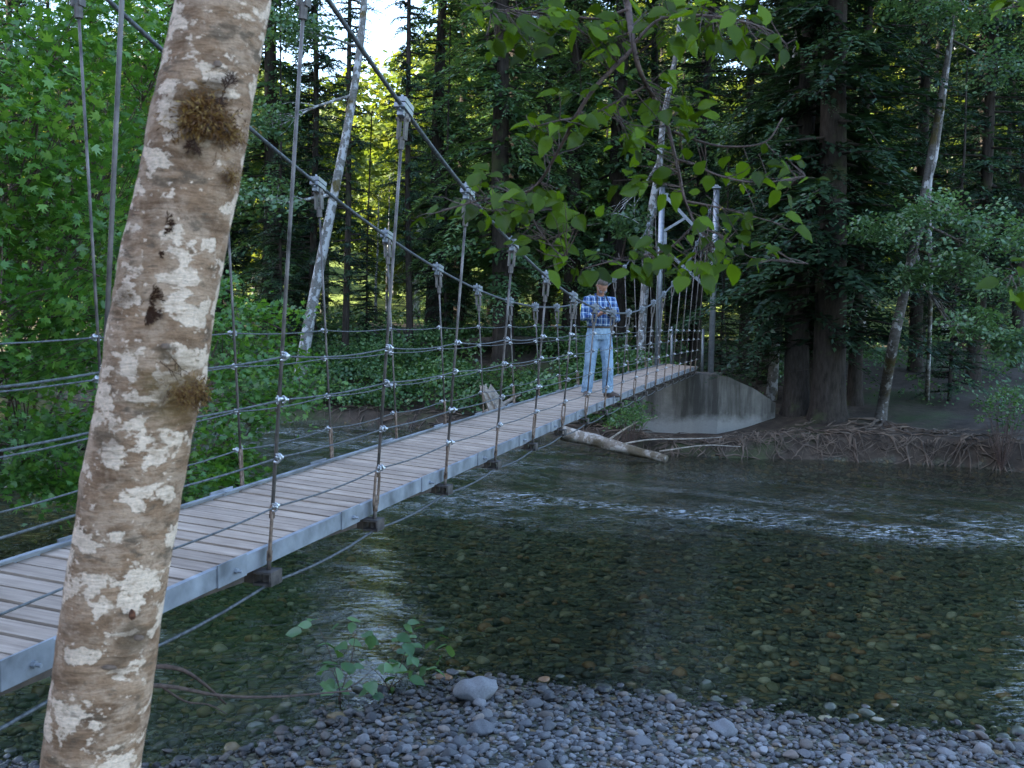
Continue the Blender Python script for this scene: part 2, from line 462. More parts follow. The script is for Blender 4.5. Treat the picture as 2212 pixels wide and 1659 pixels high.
def smooth(a, b, x):
    t = np.clip((x - a) / (b - a), 0, 1); return t * t * (3 - 2 * t)
def heights(P):
    P = np.asarray(P, float).reshape(-1, 2); x, y = P[:, 0], P[:, 1]
    dn = seg_dist(P, near_sh); df = seg_dist(P, far_sh); ins = inside(P, RIVER)
    bed = -np.minimum(np.minimum(0.085 * dn + 0.015, 0.7 * df + 0.02), 0.52) + 0.03 * lump(x, y, 0.9) * np.clip(dn / 3, 0, 1)
    bed = np.minimum(bed, -0.012)
    zn = 0.10 * np.minimum(dn, 2.6) + 0.34 * np.clip(dn - 2.6, 0, 4.4) + 0.03 * np.clip(dn - 7, 0, 60)
    zn = zn + 0.025 * lump(x, y, 1.7) * np.clip(dn, 0, 1)
    cap = np.maximum(0.24, 3.08 - 0.452 * y)
    zn = np.where((y > 2.0) & (x > -6.0), np.minimum(zn, cap), zn)
    right = smooth(1.0, 6.0, x)
    slope = 0.34 * (1 - right) + 0.105 * right
    step = 0.38 * (1 - right) + 0.62 * right
    zf = step * smooth(0, 0.55, df) + 0.12 * smooth(0.4, 3, df) + slope * np.minimum(np.clip(df - 1.6, 0, 99), 6.5 + 4 * right)
    zf += 0.02 * np.clip(df - 10, 0, 60) + 0.07 * lump(x, y, 0.8) * np.clip(df - 0.3, 0, 1)
    hill = np.clip(y - 85, 0, 400) * 0.22 + np.clip(np.abs(x) - 45, 0, 300) * 0.15 * (y > 20)
    zf += np.where(y > 25, hill, 0)
    ab = np.exp(-(((x - 5.0) / 2.6) ** 2 + ((y - 27.0) / 2.4) ** 2))
    zf = zf * (1 - 0.62 * ab)
    far_side = df < dn
    out = np.where(ins, bed, np.where(far_side, zf, zn))
    # unseen hill left of and behind the photographer, added to shade the foreground
    shade_hill = smooth(32, 82, -x) * (1 - smooth(8, 50, y)) * 88
    return out + shade_hill
def height(x, y): return float(heights([(x, y)])[0])

def axis(lo, hi, fine_lo, fine_hi, fine, grow=1.18):
    a = list(np.arange(fine_lo, fine_hi + 1e-6, fine)); st = fine
    while a[-1] < hi: st *= grow; a.append(a[-1] + st)
    st = fine
    while a[0] > lo: st *= grow; a.insert(0, a[0] - st)
    return np.array(a)
gx = axis(-420, 420, -13, 15, 0.22); gy = axis(-260, 620, 2, 36, 0.22)
GX, GY = np.meshgrid(gx, gy)
P2 = np.stack([GX.ravel(), GY.ravel()], 1)
GZ = heights(P2)
nx, ny = len(gx), len(gy)
ii = (np.arange(ny - 1)[:, None] * nx + np.arange(nx - 1)[None, :]).ravel()
FQ = np.stack([ii, ii + 1, ii + nx + 1, ii + nx], 1)
dn_all = seg_dist(P2, near_sh); df_all = seg_dist(P2, far_sh); in_all = inside(P2, RIVER)
gravel = np.where(in_all, 1.0, np.where(dn_all < df_all, 1 - smooth(6, 9, dn_all), 0.0))
ground = obj('ground', fast_mesh('ground', np.column_stack([P2, GZ]), FQ, MAT['ground'], True, {'gravel': gravel}))
tag(ground, 'brown forest floor and pebbly bed along the river', 'ground', kind='structure')

# river surface: a sheet with real low waves, rougher along the riffle
wx = axis(-70, 90, -10, 13, 0.11, 1.2); wy = axis(-30, 70, 5.5, 36, 0.11, 1.2)
WX, WY = np.meshgrid(wx, wy); WP = np.stack([WX.ravel(), WY.ravel()], 1)
rif_px = [(880, 1062), (1000, 1078), (1140, 1100), (1330, 1098), (1520, 1110), (1750, 1132), (2000, 1150), (2240, 1168)]
rif = [tuple(at_z(px, py, 0)[:2]) for px, py in rif_px]
rif2 = [tuple(at_z(px, py, 0)[:2]) for px, py in [(480, 925), (600, 940), (720, 955), (850, 965), (960, 980)]]  # choppy far reach; its white also paints in sky glints
rd = seg_dist(WP, rif); rd2 = seg_dist(WP, rif2)
rd = np.abs(rd + 0.28 * lump(WP[:, 0], WP[:, 1], 0.8, 3.0))
rm = np.exp(-(rd / 0.8) ** 2) + 0.95 * np.exp(-(rd2 / 3.0) ** 2) + 0.5 * np.exp(-(np.clip(rd, 0, 99) / 4.0) ** 2) * smooth(14, 19, WP[:, 1])
brk = np.clip(0.55 + 0.55 * lump(WP[:, 0] + 0.4 * WP[:, 1], WP[:, 1] * 1.6, 1.15, 0.6), 0.06, 1.2)
rm = np.clip(rm * brk, 0, 1)
wz = (0.006 + 0.022 * rm) * (np.sin(WP[:, 0] * 2.1 + 2.2 * np.sin(WP[:, 1] * 0.9)) * np.cos(WP[:, 1] * 3.7 + np.sin(WP[:, 0] * 1.3)) + 0.6 * np.sin(WP[:, 0] * 5.3 + WP[:, 1] * 6.1 + 1.5 * np.sin(WP[:, 0] * 0.8)))
wn_, = (len(wx),)
jj = (np.arange(len(wy) - 1)[:, None] * wn_ + np.arange(wn_ - 1)[None, :]).ravel()
WF = np.stack([jj, jj + 1, jj + wn_ + 1, jj + wn_], 1)
wgz = heights(WP)
keep = (wgz < 0.25)
fk = keep[WF].any(1)
water = obj('river_water', fast_mesh('river_water', np.column_stack([WP, wz]), WF[fk], MAT['water'], True, {'riffle': rm}))
tag(water, 'clear shallow green river flowing under the bridge', 'river', kind='structure')

# ------------------------------------------------------------------ suspension bridge
G = 1.1
BAY = 1.22 * G
ANG = 0.2724
BD = Vector((math.sin(ANG), math.cos(ANG), 0)); BR = Vector((math.cos(ANG), -math.sin(ANG), 0))
BW, TILT = 0.856 * G, 0.0535 * G
U0, U1 = -3.6, 18.05
UM = 7.2783
def deck_z(u): return CAM_Z + G * (-1.1429 + 0.0016 * u - 0.0007 * (u - UM) ** 2)
def cable_z(u): return CAM_Z + G * (0.0994 + 0.0016 * u + 0.0273 * (u - UM) ** 2)
B0 = Vector((-1.1098 * G, 4.583 * G, 0)) - BR * (BW / 2)
def bp(u, lat, h, absz=None):
    """point u bays along the bridge, lat metres right of its middle, h above the cross beams"""
    p = B0 + BD * (u * BAY) + BR * lat
    p.z = (deck_z(u) if absz is None else absz) + TILT * (0.5 - lat / BW) + h
    return p
def hang(u, side, f):
    """point a fraction f up the hanger at bay u"""
    H = cable_z(u) - deck_z(u)
    top = BW / 2 + 0.0703 * H - 0.0025 * H * H
    return bp(u, side * (BW / 2 + (top - BW / 2) * f), H * f), H
def frame(o, xa, ya=None, za=None):
    """matrix with x axis along xa, y axis near ya"""
    x = Vector(xa).normalized(); z = (Vector(za) if za else Vector((0, 0, 1)))
    y = z.cross(x).normalized(); z = x.cross(y)
    m = Matrix.Identity(4)
    for i, v in enumerate((x, y, z)): m[0][i], m[1][i], m[2][i] = v
    m[0][3], m[1][3], m[2][3] = o
    return m

bridge = empty('suspension_bridge', bp(U1, 0, 0))
tag(bridge, 'narrow plank footbridge hung on steel cables across the river', 'bridge')

# deck planks, nine to a bay
pm = [MB().box(Matrix.Identity(4), BW - 0.075 + d, 0.124 + e, 0.042).mesh('plank', MAT['plank']) for d, e in ((0, 0), (-0.006, 0.002), (0.004, -0.003))]
k = 0
u = U0
while u < U1:
    p0, p1 = bp(u, 0, 0.062), bp(u + 1e-3, 0, 0.062)
    x = (bp(u, 0.3, 0) - bp(u, -0.3, 0)).normalized()
    m = frame(p0 + Vector((0, 0, random.uniform(-0.003, 0.003))), x, None, x.cross((p1 - p0).normalized()) * 1.0)
    m = m @ Matrix.Rotation(random.uniform(-0.006, 0.006), 4, 'Z') @ Matrix.Rotation(random.uniform(-0.012, 0.012), 4, 'X')
    obj('plank', pm[k % 3], bridge, m)
    k += 1
    u += 1 / 9.0

clampM = MB().box(Matrix.Translation((0, 0, 0.035)), 0.17, 0.085, 0.034).box(Matrix.Translation((0, 0, -0.008)), 0.17, 0.085, 0.034).box(Matrix.Translation((0, 0, -0.05)), 0.10, 0.05, 0.045)
for sx in (-0.062, 0.062):
    clampM.tube([(sx, 0, -0.04), (sx, 0, 0.075)], 0.011, 6)
clampM = clampM.mesh('cable_clamp', MAT['steel'])
forkM = MB()
for sy in (-0.022, 0.022):
    forkM.box(Matrix.Translation((0, sy, -0.06)), 0.05, 0.012, 0.16)
forkM.tube([(0, 0, -0.13), (0, 0, -0.20)], 0.022, 8).tube([(0, -0.045, -0.015), (0, 0.045, -0.015)], 0.014, 6)
forkM = forkM.mesh('clevis_fork', MAT['rod'])
tbM = MB()
for sx in (-0.019, 0.019):
    tbM.tube([(sx * 0.6, 0, 0.0), (sx, 0, 0.03), (sx, 0, 0.20), (sx * 0.6, 0, 0.235)], 0.0085, 6)
tbM.tube([(0, 0, -0.02), (0, 0, 0.03)], 0.016, 6).tube([(0, 0, 0.20), (0, 0, 0.265)], 0.016, 6).tube([(0, 0, -0.06), (0, 0, 0.08)], 0.011, 6)
tbM = tbM.mesh('turnbuckle', MAT['rust'], True)
rcM = MB()
rcM.tube([(-0.045, 0, 0.006), (0.045, 0, 0.006)], 0.013, 6)
rcM.tube([Vector((-0.035, -0.026 * math.sin(a), 0.026 * math.cos(a))) + Vector((-0.018 * math.sin(a), 0, 0)) for a in np.linspace(-0.3, PI + 0.6, 8)], 0.0065, 5)
rcM.tube([Vector((0.02, -0.022 * math.sin(a), 0.022 * math.cos(a))) for a in np.linspace(-0.3, PI + 0.3, 7)], 0.0065, 5)
rcM.tube([(0.035, -0.03, 0), (0.035, 0.03, 0)], 0.010, 6)
rcM = rcM.mesh('rail_clamp', MAT['chrome'], True)
brM = MB().box(Matrix.Translation((0, 0, -0.03)), 0.115, 0.10, 0.012).box(Matrix.Translation((0, 0, 0.03)), 0.115, 0.10, 0.012).box(Matrix.Translation((0, 0.044, 0)), 0.115, 0.012, 0.048)
brM.tube([(0, -0.01, -0.022), (0, -0.01, 0.022)], 0.024, 6)
brM = brM.mesh('beam_bracket', MAT['bracket'])

ROWS = [0.2991 * G, 0.5283 * G, 0.7966 * G, 0.9966 * G]
HANGS = list(range(-3, 18))
for side in (1, -1):
    for u in HANGS:
        (b, H), (t, _) = hang(u, side, 0.0), hang(u, side, 1.0)
        ax = (t - b).normalized()
        rod = MB().tube([b + ax * 0.30, t - ax * 0.17], 0.0098 if side > 0 else 0.0085, 6).tube([b, b + ax * 0.09], 0.012, 6).build('hanger_rod', MAT['rod'], bridge, True)
        cd = Vector((BD.x * BAY, BD.y * BAY, cable_z(u + 0.5) - cable_z(u - 0.5))).normalized()
        obj('cable_clamp', clampM, rod, frame(t, cd) @ Matrix.Rotation(random.uniform(-0.05, 0.05), 4, 'X') @ Matrix.Scale(0.84, 4))
        obj('clevis_fork', forkM, rod, frame(t - ax * 0.05, BD, None, ax))
        tw = Matrix.Rotation(random.uniform(-0.9, 0.9), 4, 'Z')
        obj('turnbuckle', tbM, rod, frame(b + ax * 0.07, BD, None, ax) @ tw)
        for hr in ROWS:
            f = hr / H
            if f > 0.97: continue
            p, _ = hang(u, side, f)
            m = frame(p + BR * (side * 0.012), BD * side, None, ax) @ Matrix.Rotation(random.uniform(-0.5, 0.5), 4, 'Z') @ Matrix.Rotation(random.uniform(-0.3, 0.3), 4, 'X') @ Matrix.Scale(random.uniform(0.72, 0.84), 4)
            obj('rail_clamp', rcM, rod, m)
        obj('beam_bracket', brM, rod, frame(bp(u, side * (BW / 2 - 0.005), -0.036), BD * -side))

def cable_part(name, fn, r, mat, us, sides=6):
    MB().tube([fn(u) for u in us], r, sides).build(name, mat, bridge, True)
UT = 18.25
for side in (1, -1):
    us = np.linspace(-3.75, UT, 180)
    cable_part('main_cable', lambda u: hang(u, side, 1.0)[0], 0.0135, MAT['cable'], us, 8)
    for hr in ROWS:
        def rail(u, hr=hr):
            p = hang(u, side, hr / (cable_z(u) - deck_z(u)))[0] + BR * (side * 0.016)
            fr = u - math.floor(u)
            p.z -= 4 * fr * (1 - fr) * (0.012 + 0.014 * math.sin(3.1 * math.floor(u) + hr * 9 + side) ** 2)
            return p
        cable_part('rail_cable', rail, 0.0050, MAT['cable'], np.linspace(-3.0, 17.6, 124))
    def low(u):
        fr = u - math.floor(u)
        return bp(u, side * (BW / 2 + 0.005), -0.055 - 0.03 * 4 * fr * (1 - fr) - 0.012)
    cable_part('wind_cable', low, 0.0075, MAT['cable'], np.linspace(-3.0, 17.6, 124))
# toe plates, splice plates with bolts, cross beams, wedge timbers under the deck
for bay in range(-4, 18):
    a, b = bay - 0.23, bay + 0.77
    if a < U0: a = U0
    b = min(b, U1)
    for side in (1, -1):
        lat = side * (BW / 2 - 0.036)
        p, q = bp(a + 0.004, lat, 0.062), bp(b - 0.004, lat, 0.062)
        mid = (p + q) / 2
        tp = MB().box(frame(mid, q - p), (q - p).length, 0.009, 0.092)
        tp.box(frame(mid + Vector((0, 0, 0.0425)) - BR * (side * 0.012), q - p), (q - p).length, 0.026, 0.007)
        toe = tp.build('toe_plate', MAT['plate'], bridge)
        if bay < 17:
            s0, s1 = bp(b - 0.09, lat + side * 0.0095, 0.068), bp(b + 0.10, lat + side * 0.0095, 0.068)
            sp = MB().box(frame((s0 + s1) / 2, s1 - s0), (s1 - s0).length, 0.009, 0.108).build('splice_plate', MAT['plate'], toe)
            c = bp(b + 0.02, lat + side * 0.012, 0.06)
            MB().tube([c, c + BR * (side * 0.018)], 0.014, 6).tube([c, c + BR * (side * 0.04)], 0.0075, 6).build('bolt', MAT['steel'], toe)
        # wedge-ended timber that shows below the plate
        w0, w1 = bp(bay + 0.30, lat - side * 0.07, 0.012), bp(bay + 0.90, lat - side * 0.07, 0.012)
        n = BR * 0.045
        dz = Vector((0, 0, -0.07))
        if bay + 0.9 < U1:
            MB().prism([w0 - n, w0 + n, w1 + n + dz * 0.75, w1 - n + dz * 0.75], [w0 - n + Vector((0,0,0.03)), w0 + n + Vector((0,0,0.03)), w1 + n + Vector((0,0,0.03)), w1 - n + Vector((0,0,0.03))]).build('deck_joist', MAT['timber'], bridge)
    if bay >= -3:
        p, q = bp(bay, -BW / 2 + 0.06, -0.036), bp(bay, BW / 2 - 0.06, -0.036)
        MB().box(frame((p + q) / 2, q - p), (q - p).length, 0.09, 0.066).build('cross_beam', MAT['timber'], bridge)

# towers: pipe posts with zig-zag bracing (the near one stands beside the photographer)
for ut, fs in ((UT, 1), (-3.75, -1)):
    H = cable_z(ut) - deck_z(ut)
    lat = BW / 2 + 0.0703 * H - 0.0025 * H * H
    tw = {}
    for side in (1, -1):
        foot = bp(ut, side * lat, -0.18 if side > 0 else -0.05)
        foot.z -= 0.0 if fs > 0 else 0.35
        top = bp(ut, side * lat, H + 0.02)
        post = MB().tube([foot, top], 0.085, 14).build('tower_post', MAT['steel'], bridge, True)
        MB().box(frame(top + Vector((0, 0, 0.05)), BR), 0.24, 0.26, 0.05).box(frame(top + Vector((0, 0, 0.09)), BR), 0.10, 0.30, 0.05).build('saddle_cap', MAT['steel'], post)
        MB().box(frame(foot + Vector((0, 0, 0.015)), BR), 0.30, 0.30, 0.03).build('base_plate', MAT['steel'], post)
        # backstay
        anchor = bp(ut + fs * 3.4, side * (lat + 0.25), 0); anchor.z = height(anchor.x, anchor.y)
        MB().tube([top, anchor], 0.0135, 8).build('backstay_cable', MAT['cable'], bridge, True)
    def tp(side, f): return bp(ut, side * (lat - 0.09), H * f)
    def brace(a, b, w=0.09): return MB().box(frame((a + b) / 2, b - a, None, BD.cross(b - a)), (b - a).length, 0.05, w).build('tower_brace', MAT['steel'], bridge)
    brace(tp(-1, 0.955), tp(1, 0.70)); brace(tp(-1, 0.955) * 0.55 + tp(1, 0.70) * 0.45, tp(-1, 0.76), 0.07)
    brace(tp(-1, 0.66), tp(1, 0.445)); brace(tp(1, 0.60), tp(-1, 0.66) * 0.5 + tp(1, 0.445) * 0.5, 0.06)
    for f in (0.95, 0.72):
        a = bp(ut, -(lat - 0.10), H * f)
        MB().box(frame(a, BR), 0.14, 0.02, 0.34 if f < 0.9 else 0.22).build('gusset_plate', MAT['steel'], bridge)
    for side in (-1, 1):
        a = bp(ut + fs * 0.55, side * (BW / 2 - 0.02), -0.2)
        MB().tube([a, a + Vector((0, 0, 1.35))], 0.04, 10).build('approach_post', MAT['steel'], bridge, True)

# far abutment: river face under the deck end and a flared, falling wing wall on either side
def abutment(u, fs, lab):
    c = bp(u, 0, 0); c.z = 0
    ez = deck_z(u)
    R_, D_ = BR, BD * fs
    root = empty('bridge_abutment', (c.x, c.y, -0.3), Matrix.Translation((c.x, c.y, 0.35)))
    tag(root, lab, 'abutment')
    def P(lat, d, z): q = c + R_ * lat + D_ * d; q.z = z; return q
    topz = ez - 0.10
    xr, xl = 1.05, 1.35
    def part(nm, loop_xy, tops, bot=-0.6):
        b_ = [Vector((p.x, p.y, bot)) for p in loop_xy]; t_ = [Vector((p.x, p.y, z)) for p, z in zip(loop_xy, tops)]
        inv = Matrix.Translation((c.x, c.y, 0.35)).inverted()
        mb = MB().prism([inv @ v for v in b_], [inv @ v for v in t_])
        obj(nm, mb.mesh(nm, MAT['concrete']), root, Matrix.Translation((c.x, c.y, 0.35)))
    part('river_face', [P(-xl, -0.25, 0), P(xr, -0.25, 0), P(xr, 1.3, 0), P(-xl, 1.3, 0)], [topz, topz, topz, topz])
    # right wing: flared back, top falling in two slopes
    w = 0.30
    wd = (R_ * 0.80 + D_ * 0.60).normalized(); wn_ = Vector((-wd.y, wd.x, 0)) * (1 if (Vector((-wd.y, wd.x, 0)) @ D_) > 0 else -1)
    a = P(xr + 0.006, -0.25, 0)
    pts = [(0.0, topz - 0.02), (0.28, topz - 0.05), (1.15, topz - 0.38), (1.9, topz - 0.80)]
    mb_loops = []
    for s_, (side, base) in enumerate(((1, a), (-1, P(-xl - 0.006, -0.25, 0)))):
        d_ = wd if side > 0 else (R_ * -0.80 + D_ * 0.60).normalized()
        nn = Vector((-d_.y, d_.x, 0)); nn = nn if nn @ D_ > 0 else -nn
        inv = Matrix.Translation((c.x, c.y, 0.35)).inverted()
        front = [Vector((*(base + d_ * s)[:2], -0.6)) for s in (0, pts[-1][0])] + [Vector((*(base + d_ * s)[:2], z)) for s, z in reversed(pts)]
        back = [p + nn * w for p in front]
        obj('wing_wall', MB().prism([inv @ v for v in front], [inv @ v for v in back]).mesh('wing_wall', MAT['concrete']), root, Matrix.Translation((c.x, c.y, 0.35)))
abutment(17.75, 1, 'stained grey concrete abutment under the far end of the footbridge')

# ------------------------------------------------------------------ foliage builders
DIAMOND = (np.array([(0, 0, 0), (-0.5, 0.45, 0.05), (0, 1, 0), (0.5, 0.45, 0.05)]), np.array([(0, 3, 2, 1)]))
OVATE = (np.array([(0, 0, 0), (-0.30, 0.22, 0.05), (-0.40, 0.50, 0.06), (-0.24, 0.80, 0.02), (0, 1, -0.05), (0.24, 0.80, 0.02), (0.40, 0.50, 0.06), (0.30, 0.22, 0.05), (0, 0.5, -0.02)]),
         np.array([(0, 8, 2, 1), (8, 4, 3, 2), (8, 6, 5, 4), (0, 7, 6, 8)]))
_ml = []
for th, r in ((200, .42), (165, .62), (148, .36), (125, .92), (107, .46), (90, 1.0), (73, .46), (55, .92), (32, .36), (15, .62), (-20, .42)):
    _ml.append((r * math.cos(math.radians(th)), 0.15 + r * math.sin(math.radians(th)), 0.05 * (r > .6) - 0.1 * (r > .9)))
MAPLE = (np.array([(0, 0, 0)] + _ml), np.array([(0, i + 1, i) for i in range(1, 11)]))
MAPLE = (MAPLE[0] * (0.55, 0.62, 0.6), MAPLE[1])
# serrated broad leaf for the near branch
_sl = [(0, 0, 0)]
for i, (y, w) in enumerate(((.08, .20), (.22, .36), (.30, .33), (.42, .43), (.50, .38), (.62, .40), (.70, .31), (.82, .26), (.88, .17))):
    _sl.append((w, y, 0.10 * w))
_sl.append((0, 1.04, -0.03))
_n = len(_sl)
for x, y, z in reversed(_sl[1:-1]): _sl.append((-x, y + 0.01, z))
SERRATE = (np.array(_sl), None)

def frames(nrm, d):
    nrm = norm(nrm); d = norm(d - nrm * (d * nrm).sum(-1, keepdims=True)); s = np.cross(d, nrm)
    return s, d, nrm
def leaf_arrays(pos, nrm, d, size, tpl, tint, aspect=1.0):
    s, d, nn = frames(nrm, d)
    T, F = tpl
    n, k = len(pos), len(T)
    size = np.broadcast_to(np.asarray(size, float), (n,))
    V = pos[:, None, :] + size[:, None, None] * (T[None, :, 0:1] * aspect * s[:, None, :] + T[None, :, 1:2] * d[:, None, :] + T[None, :, 2:3] * nn[:, None, :])
    FF = (np.arange(n)[:, None, None] * k + F[None]).reshape(-1, F.shape[1])
    return V.reshape(-1, 3), FF, np.repeat(tint, k)
def join(arrs):
    V, F, T = [], [], []; o = 0
    for v, f, t in arrs:
        V.append(v); F.append(f + o); T.append(t); o += len(v)
    return np.concatenate(V), np.concatenate(F), np.concatenate(T)

def rand_dirs(n, flat=1.0):
    v = rng.normal(size=(n, 3)); v[:, 2] *= flat; return norm(v)

def leaf_sprays(centres, radii, per, size, tpl=DIAMOND, flat=0.22, tilt=0.45, aspect=0.85, outward=None, tint_by=None):
    """Flattened sprays of leaves round each centre; returns arrays"""
    C = np.asarray(centres, float); n = len(C)
    R = np.broadcast_to(np.asarray(radii, float), (n,))
    idx = np.repeat(np.arange(n), per)
    m = len(idx)
    # every spray lies in its own tilted plane
    pn = norm(np.stack([rng.normal(0, tilt, n), rng.normal(0, tilt, n), np.ones(n)], 1))
    a = norm(np.cross(pn, rand_dirs(n))); b = np.cross(pn, a)
    th = rng.uniform(0, 2 * PI, m); rr = np.sqrt(rng.uniform(0, 1, m)) * R[idx]
    rad = a[idx] * np.cos(th)[:, None] + b[idx] * np.sin(th)[:, None]
    pos = C[idx] + rad * rr[:, None] + pn[idx] * (rng.normal(0, flat, m) * R[idx])[:, None]
    pos[:, 2] -= 0.25 * rr ** 2 / np.maximum(R[idx], 0.05)
    nrm = norm(pn[idx] + rng.normal(0, 0.38, (m, 3)))
    d = norm(rad + rng.normal(0, 0.5, (m, 3)) + np.array([0, 0, -0.35]))
    sz = np.asarray(size) * rng.uniform(0.65, 1.25, m)
    base = rng.uniform(0.15, 0.85, n)
    tint = np.clip(base[idx] + rng.normal(0, 0.18, m), 0, 1)
    return leaf_arrays(pos, nrm, d, sz, tpl, tint, aspect)

def wobble(p, q, n, amp, sag=0.0):
    p, q = Vector(p), Vector(q); L = (q - p).length; out = []
    ph = [random.uniform(0, 6.28) for _ in range(6)]
    for i in range(n + 1):
        t = i / n; e = math.sin(PI * t) if sag else 1
        w = Vector((math.sin(3 * t + ph[0]) - math.sin(ph[0]), math.sin(3.7 * t + ph[1]) - math.sin(ph[1]), math.sin(4.3 * t + ph[2]) - math.sin(ph[2]))) * (amp * L * t)
        out.append(p.lerp(q, t) + w - Vector((0, 0, sag * L * math.sin(PI * t))))
    return out

# ---- conifers: trunk, bare lower twigs, drooping boughs of flat sprays
def conifer_mesh(H, crown0, Lmax, nb, droop, spray, step, seed, fern=True):
    r = np.random.default_rng(seed)
    pos, nrm, d, sz, tint = [], [], [], [], []
    wood = MB()
    for i in range(nb):
        t = (i + r.uniform(0, 1)) / nb
        z = crown0 + (H - crown0) * (t ** 0.85)
        f = (z - crown0) / (H - crown0)
        L = Lmax * ((1 - f) ** 0.75) * r.uniform(0.55, 1.1) * min(1, 0.55 + f * 5) + 0.25
        az = r.uniform(0, 2 * PI)
        up = 0.25 * (1 - 0.4 * f) * r.uniform(0.3, 1.3)
        out = np.array([math.cos(az), math.sin(az), 0]); side = np.array([-math.sin(az), math.cos(az), 0])
        npt = max(4, int(L / step))
        tt = np.linspace(0.12, 1, npt)
        curve = out[None] * (tt * L)[:, None] + np.array([0, 0, 1])[None] * (up * L * tt - droop * L * tt ** 2)[:, None] + np.array([0, 0, z])
        curve += side[None] * (0.10 * L * np.sin(tt * 3 + r.uniform(0, 6)))[:, None]
        wood.tube([(0, 0, z), tuple(curve[npt // 2]), tuple(curve[-1])], [0.03 + 0.008 * L, 0.014, 0.004], 4, False)
        bt = r.uniform(0.2, 0.8)
        for j in range(npt):
            for sgn in (-1, 1):
                l = spray * (1.15 - 0.75 * tt[j]) * r.uniform(0.7, 1.2) * (0.6 + 0.16 * L)
                fw = out * 0.75 + side * sgn * r.uniform(0.55, 1.0)
                fw = fw / np.linalg.norm(fw)
                hang_ = np.array([0, 0, -(0.25 + droop * 0.8) * r.uniform(0.5, 1.4)])
                nq = 4 if fern else 3
                for q in range(nq):
                    s0 = q / nq
                    p = curve[j] + fw * (l * s0) + hang_ * (l * s0 * (0.4 + s0))
                    dq = fw + hang_ * (0.4 + 1.4 * s0) + side * (sgn * (0.9 if q % 2 else -0.5) * (0.8 if q < nq - 1 else 0))
                    pos.append(p); d.append(dq); nrm.append(np.array([0, 0, 1.0]) + r.normal(0, 0.35, 3) + out * 0.3)
                    sz.append(l * (0.62 if q < nq - 1 else 0.5) * r.uniform(0.8, 1.2)); tint.append(min(1, max(0, bt + 0.25 * tt[j] + r.normal(0, 0.13))))
    V, F, T = leaf_arrays(np.array(pos), np.array(nrm), np.array(d), np.array(sz), DIAMOND, np.array(tint), 0.42)
    return V, F, T, wood

def conifer(name, H, crown0, Lmax, nb, droop, spray, step, seed, mat, trunk_r, dead=22):
    V, F, T, wood = conifer_mesh(H, crown0, Lmax, nb, droop, spray, step, seed)
    r = random.Random(seed)
    root = empty(name)
    tr = MB()
    zs = [-0.6, 0.0, 0.35, 1.2, 3, 6, 10, 15, H]
    rs = [1.7, 1.35, 1.12, 1.0, 0.93, 0.84, 0.7, 0.5, 0.05]
    tr.tube([(0.05 * math.sin(z * 0.5 + seed), 0.05 * math.cos(z * 0.4), z) for z in zs], [x * trunk_r for x in rs], 12)
    tr.build('trunk', MAT['bark_dark'], root, True)
    for i in range(dead):
        z = r.uniform(1.5, crown0 + 3); a = r.uniform(0, 6.28); L = r.uniform(0.5, 2.0)
        e = Vector((math.cos(a) * L, math.sin(a) * L, z + r.uniform(-0.5, 0.2) * L))
        wood.tube(wobble((0, 0, z), e, 4, 0.05), [0.02, 0.014, 0.010, 0.006, 0.003], 4, False)
    wood.build('boughs', MAT['bark_dark'], root, True)
    obj('crown', fast_mesh('crown', V, F, mat, False, {'tint': T}), root)
    return root

protos = {
    'hemlock': conifer('hemlock_tree', 26, 1.8, 3.7, 230, 0.42, 0.42, 0.15, 3, MAT['hemlock'], 0.22),
    'cedar': conifer('cedar_tree', 25, 2.0, 3.7, 210, 0.62, 0.50, 0.16, 5, MAT['cedar'], 0.36, 14),
    'fir': conifer('fir_tree', 28, 2.6, 2.9, 230, 0.30, 0.38, 0.15, 8, MAT['hemlock'], 0.22, 40),
    'young': conifer('young_hemlock_tree', 9, 0.4, 2.3, 120, 0.40, 0.34, 0.12, 12, MAT['hemlock'], 0.07, 6),
}
used = {k: False for k in protos}
def plant(kind, px, depth, label, group=None, s=1.0, rs=None, cat='tree', dz=-0.05):
    x = at(px, 690, depth).x
    z = height(x, depth)
    m = Matrix.Translation((x, depth, z + dz)) @ Matrix.Rotation(random.uniform(0, 6.28), 4, 'Z') @ Matrix.Rotation(random.uniform(-0.025, 0.025), 4, 'X') @ Matrix.Diagonal((s * (rs or 1), s * (rs or 1), s, 1))
    if not used[kind]:
        used[kind] = True; o = protos[kind]; o.matrix_basis = m
    else:
        o = copy_tree(protos[kind], m)
    for kk in ('label', 'category', 'group'):
        if kk in o: del o[kk]
    return tag(o, label, cat, group)
GF = 'dark conifers of the far bank forest'
plant('cedar', 1085, 36.0, 'broad cedar with the thickest trunk left of the man in blue', GF, 1.05)
plant('fir', 884, 37.5, 'slim dark fir with a long bare trunk beside the pale gap', GF, 0.95, 0.62)
plant('fir', 748, 37.0, 'dark fir trunk standing just behind the leaning white alder', GF, 0.95, 0.62)
plant('hemlock', 676, 39.0, 'dark hemlock seen between hanger rod and leaning white alder', GF, 0.9, 0.8)
plant('fir', 1170, 41, 'straight dark fir trunk above the sagging part of far cable', GF, 1.0)
plant('cedar', 1232, 39, 'cedar with light drooping sprays hanging behind the middle hangers', GF, 0.95)
plant('cedar', 1330, 38, 'drooping cedar rising directly behind the man in blue', GF, 1.05)
plant('fir', 1405, 40, 'dark fir behind the far end of the bridge deck', GF, 1.0)
plant('hemlock', 1500, 38.5, 'dark hemlock framed between the two steel tower posts', GF, 0.95)
plant('fir', 1610, 36, 'dark fir just beyond the taller steel tower post', GF, 0.9)
plant('cedar', 1722, 28.6, 'thick cedar trunk at the top of the wing wall', GF, 0.9, 1.1)
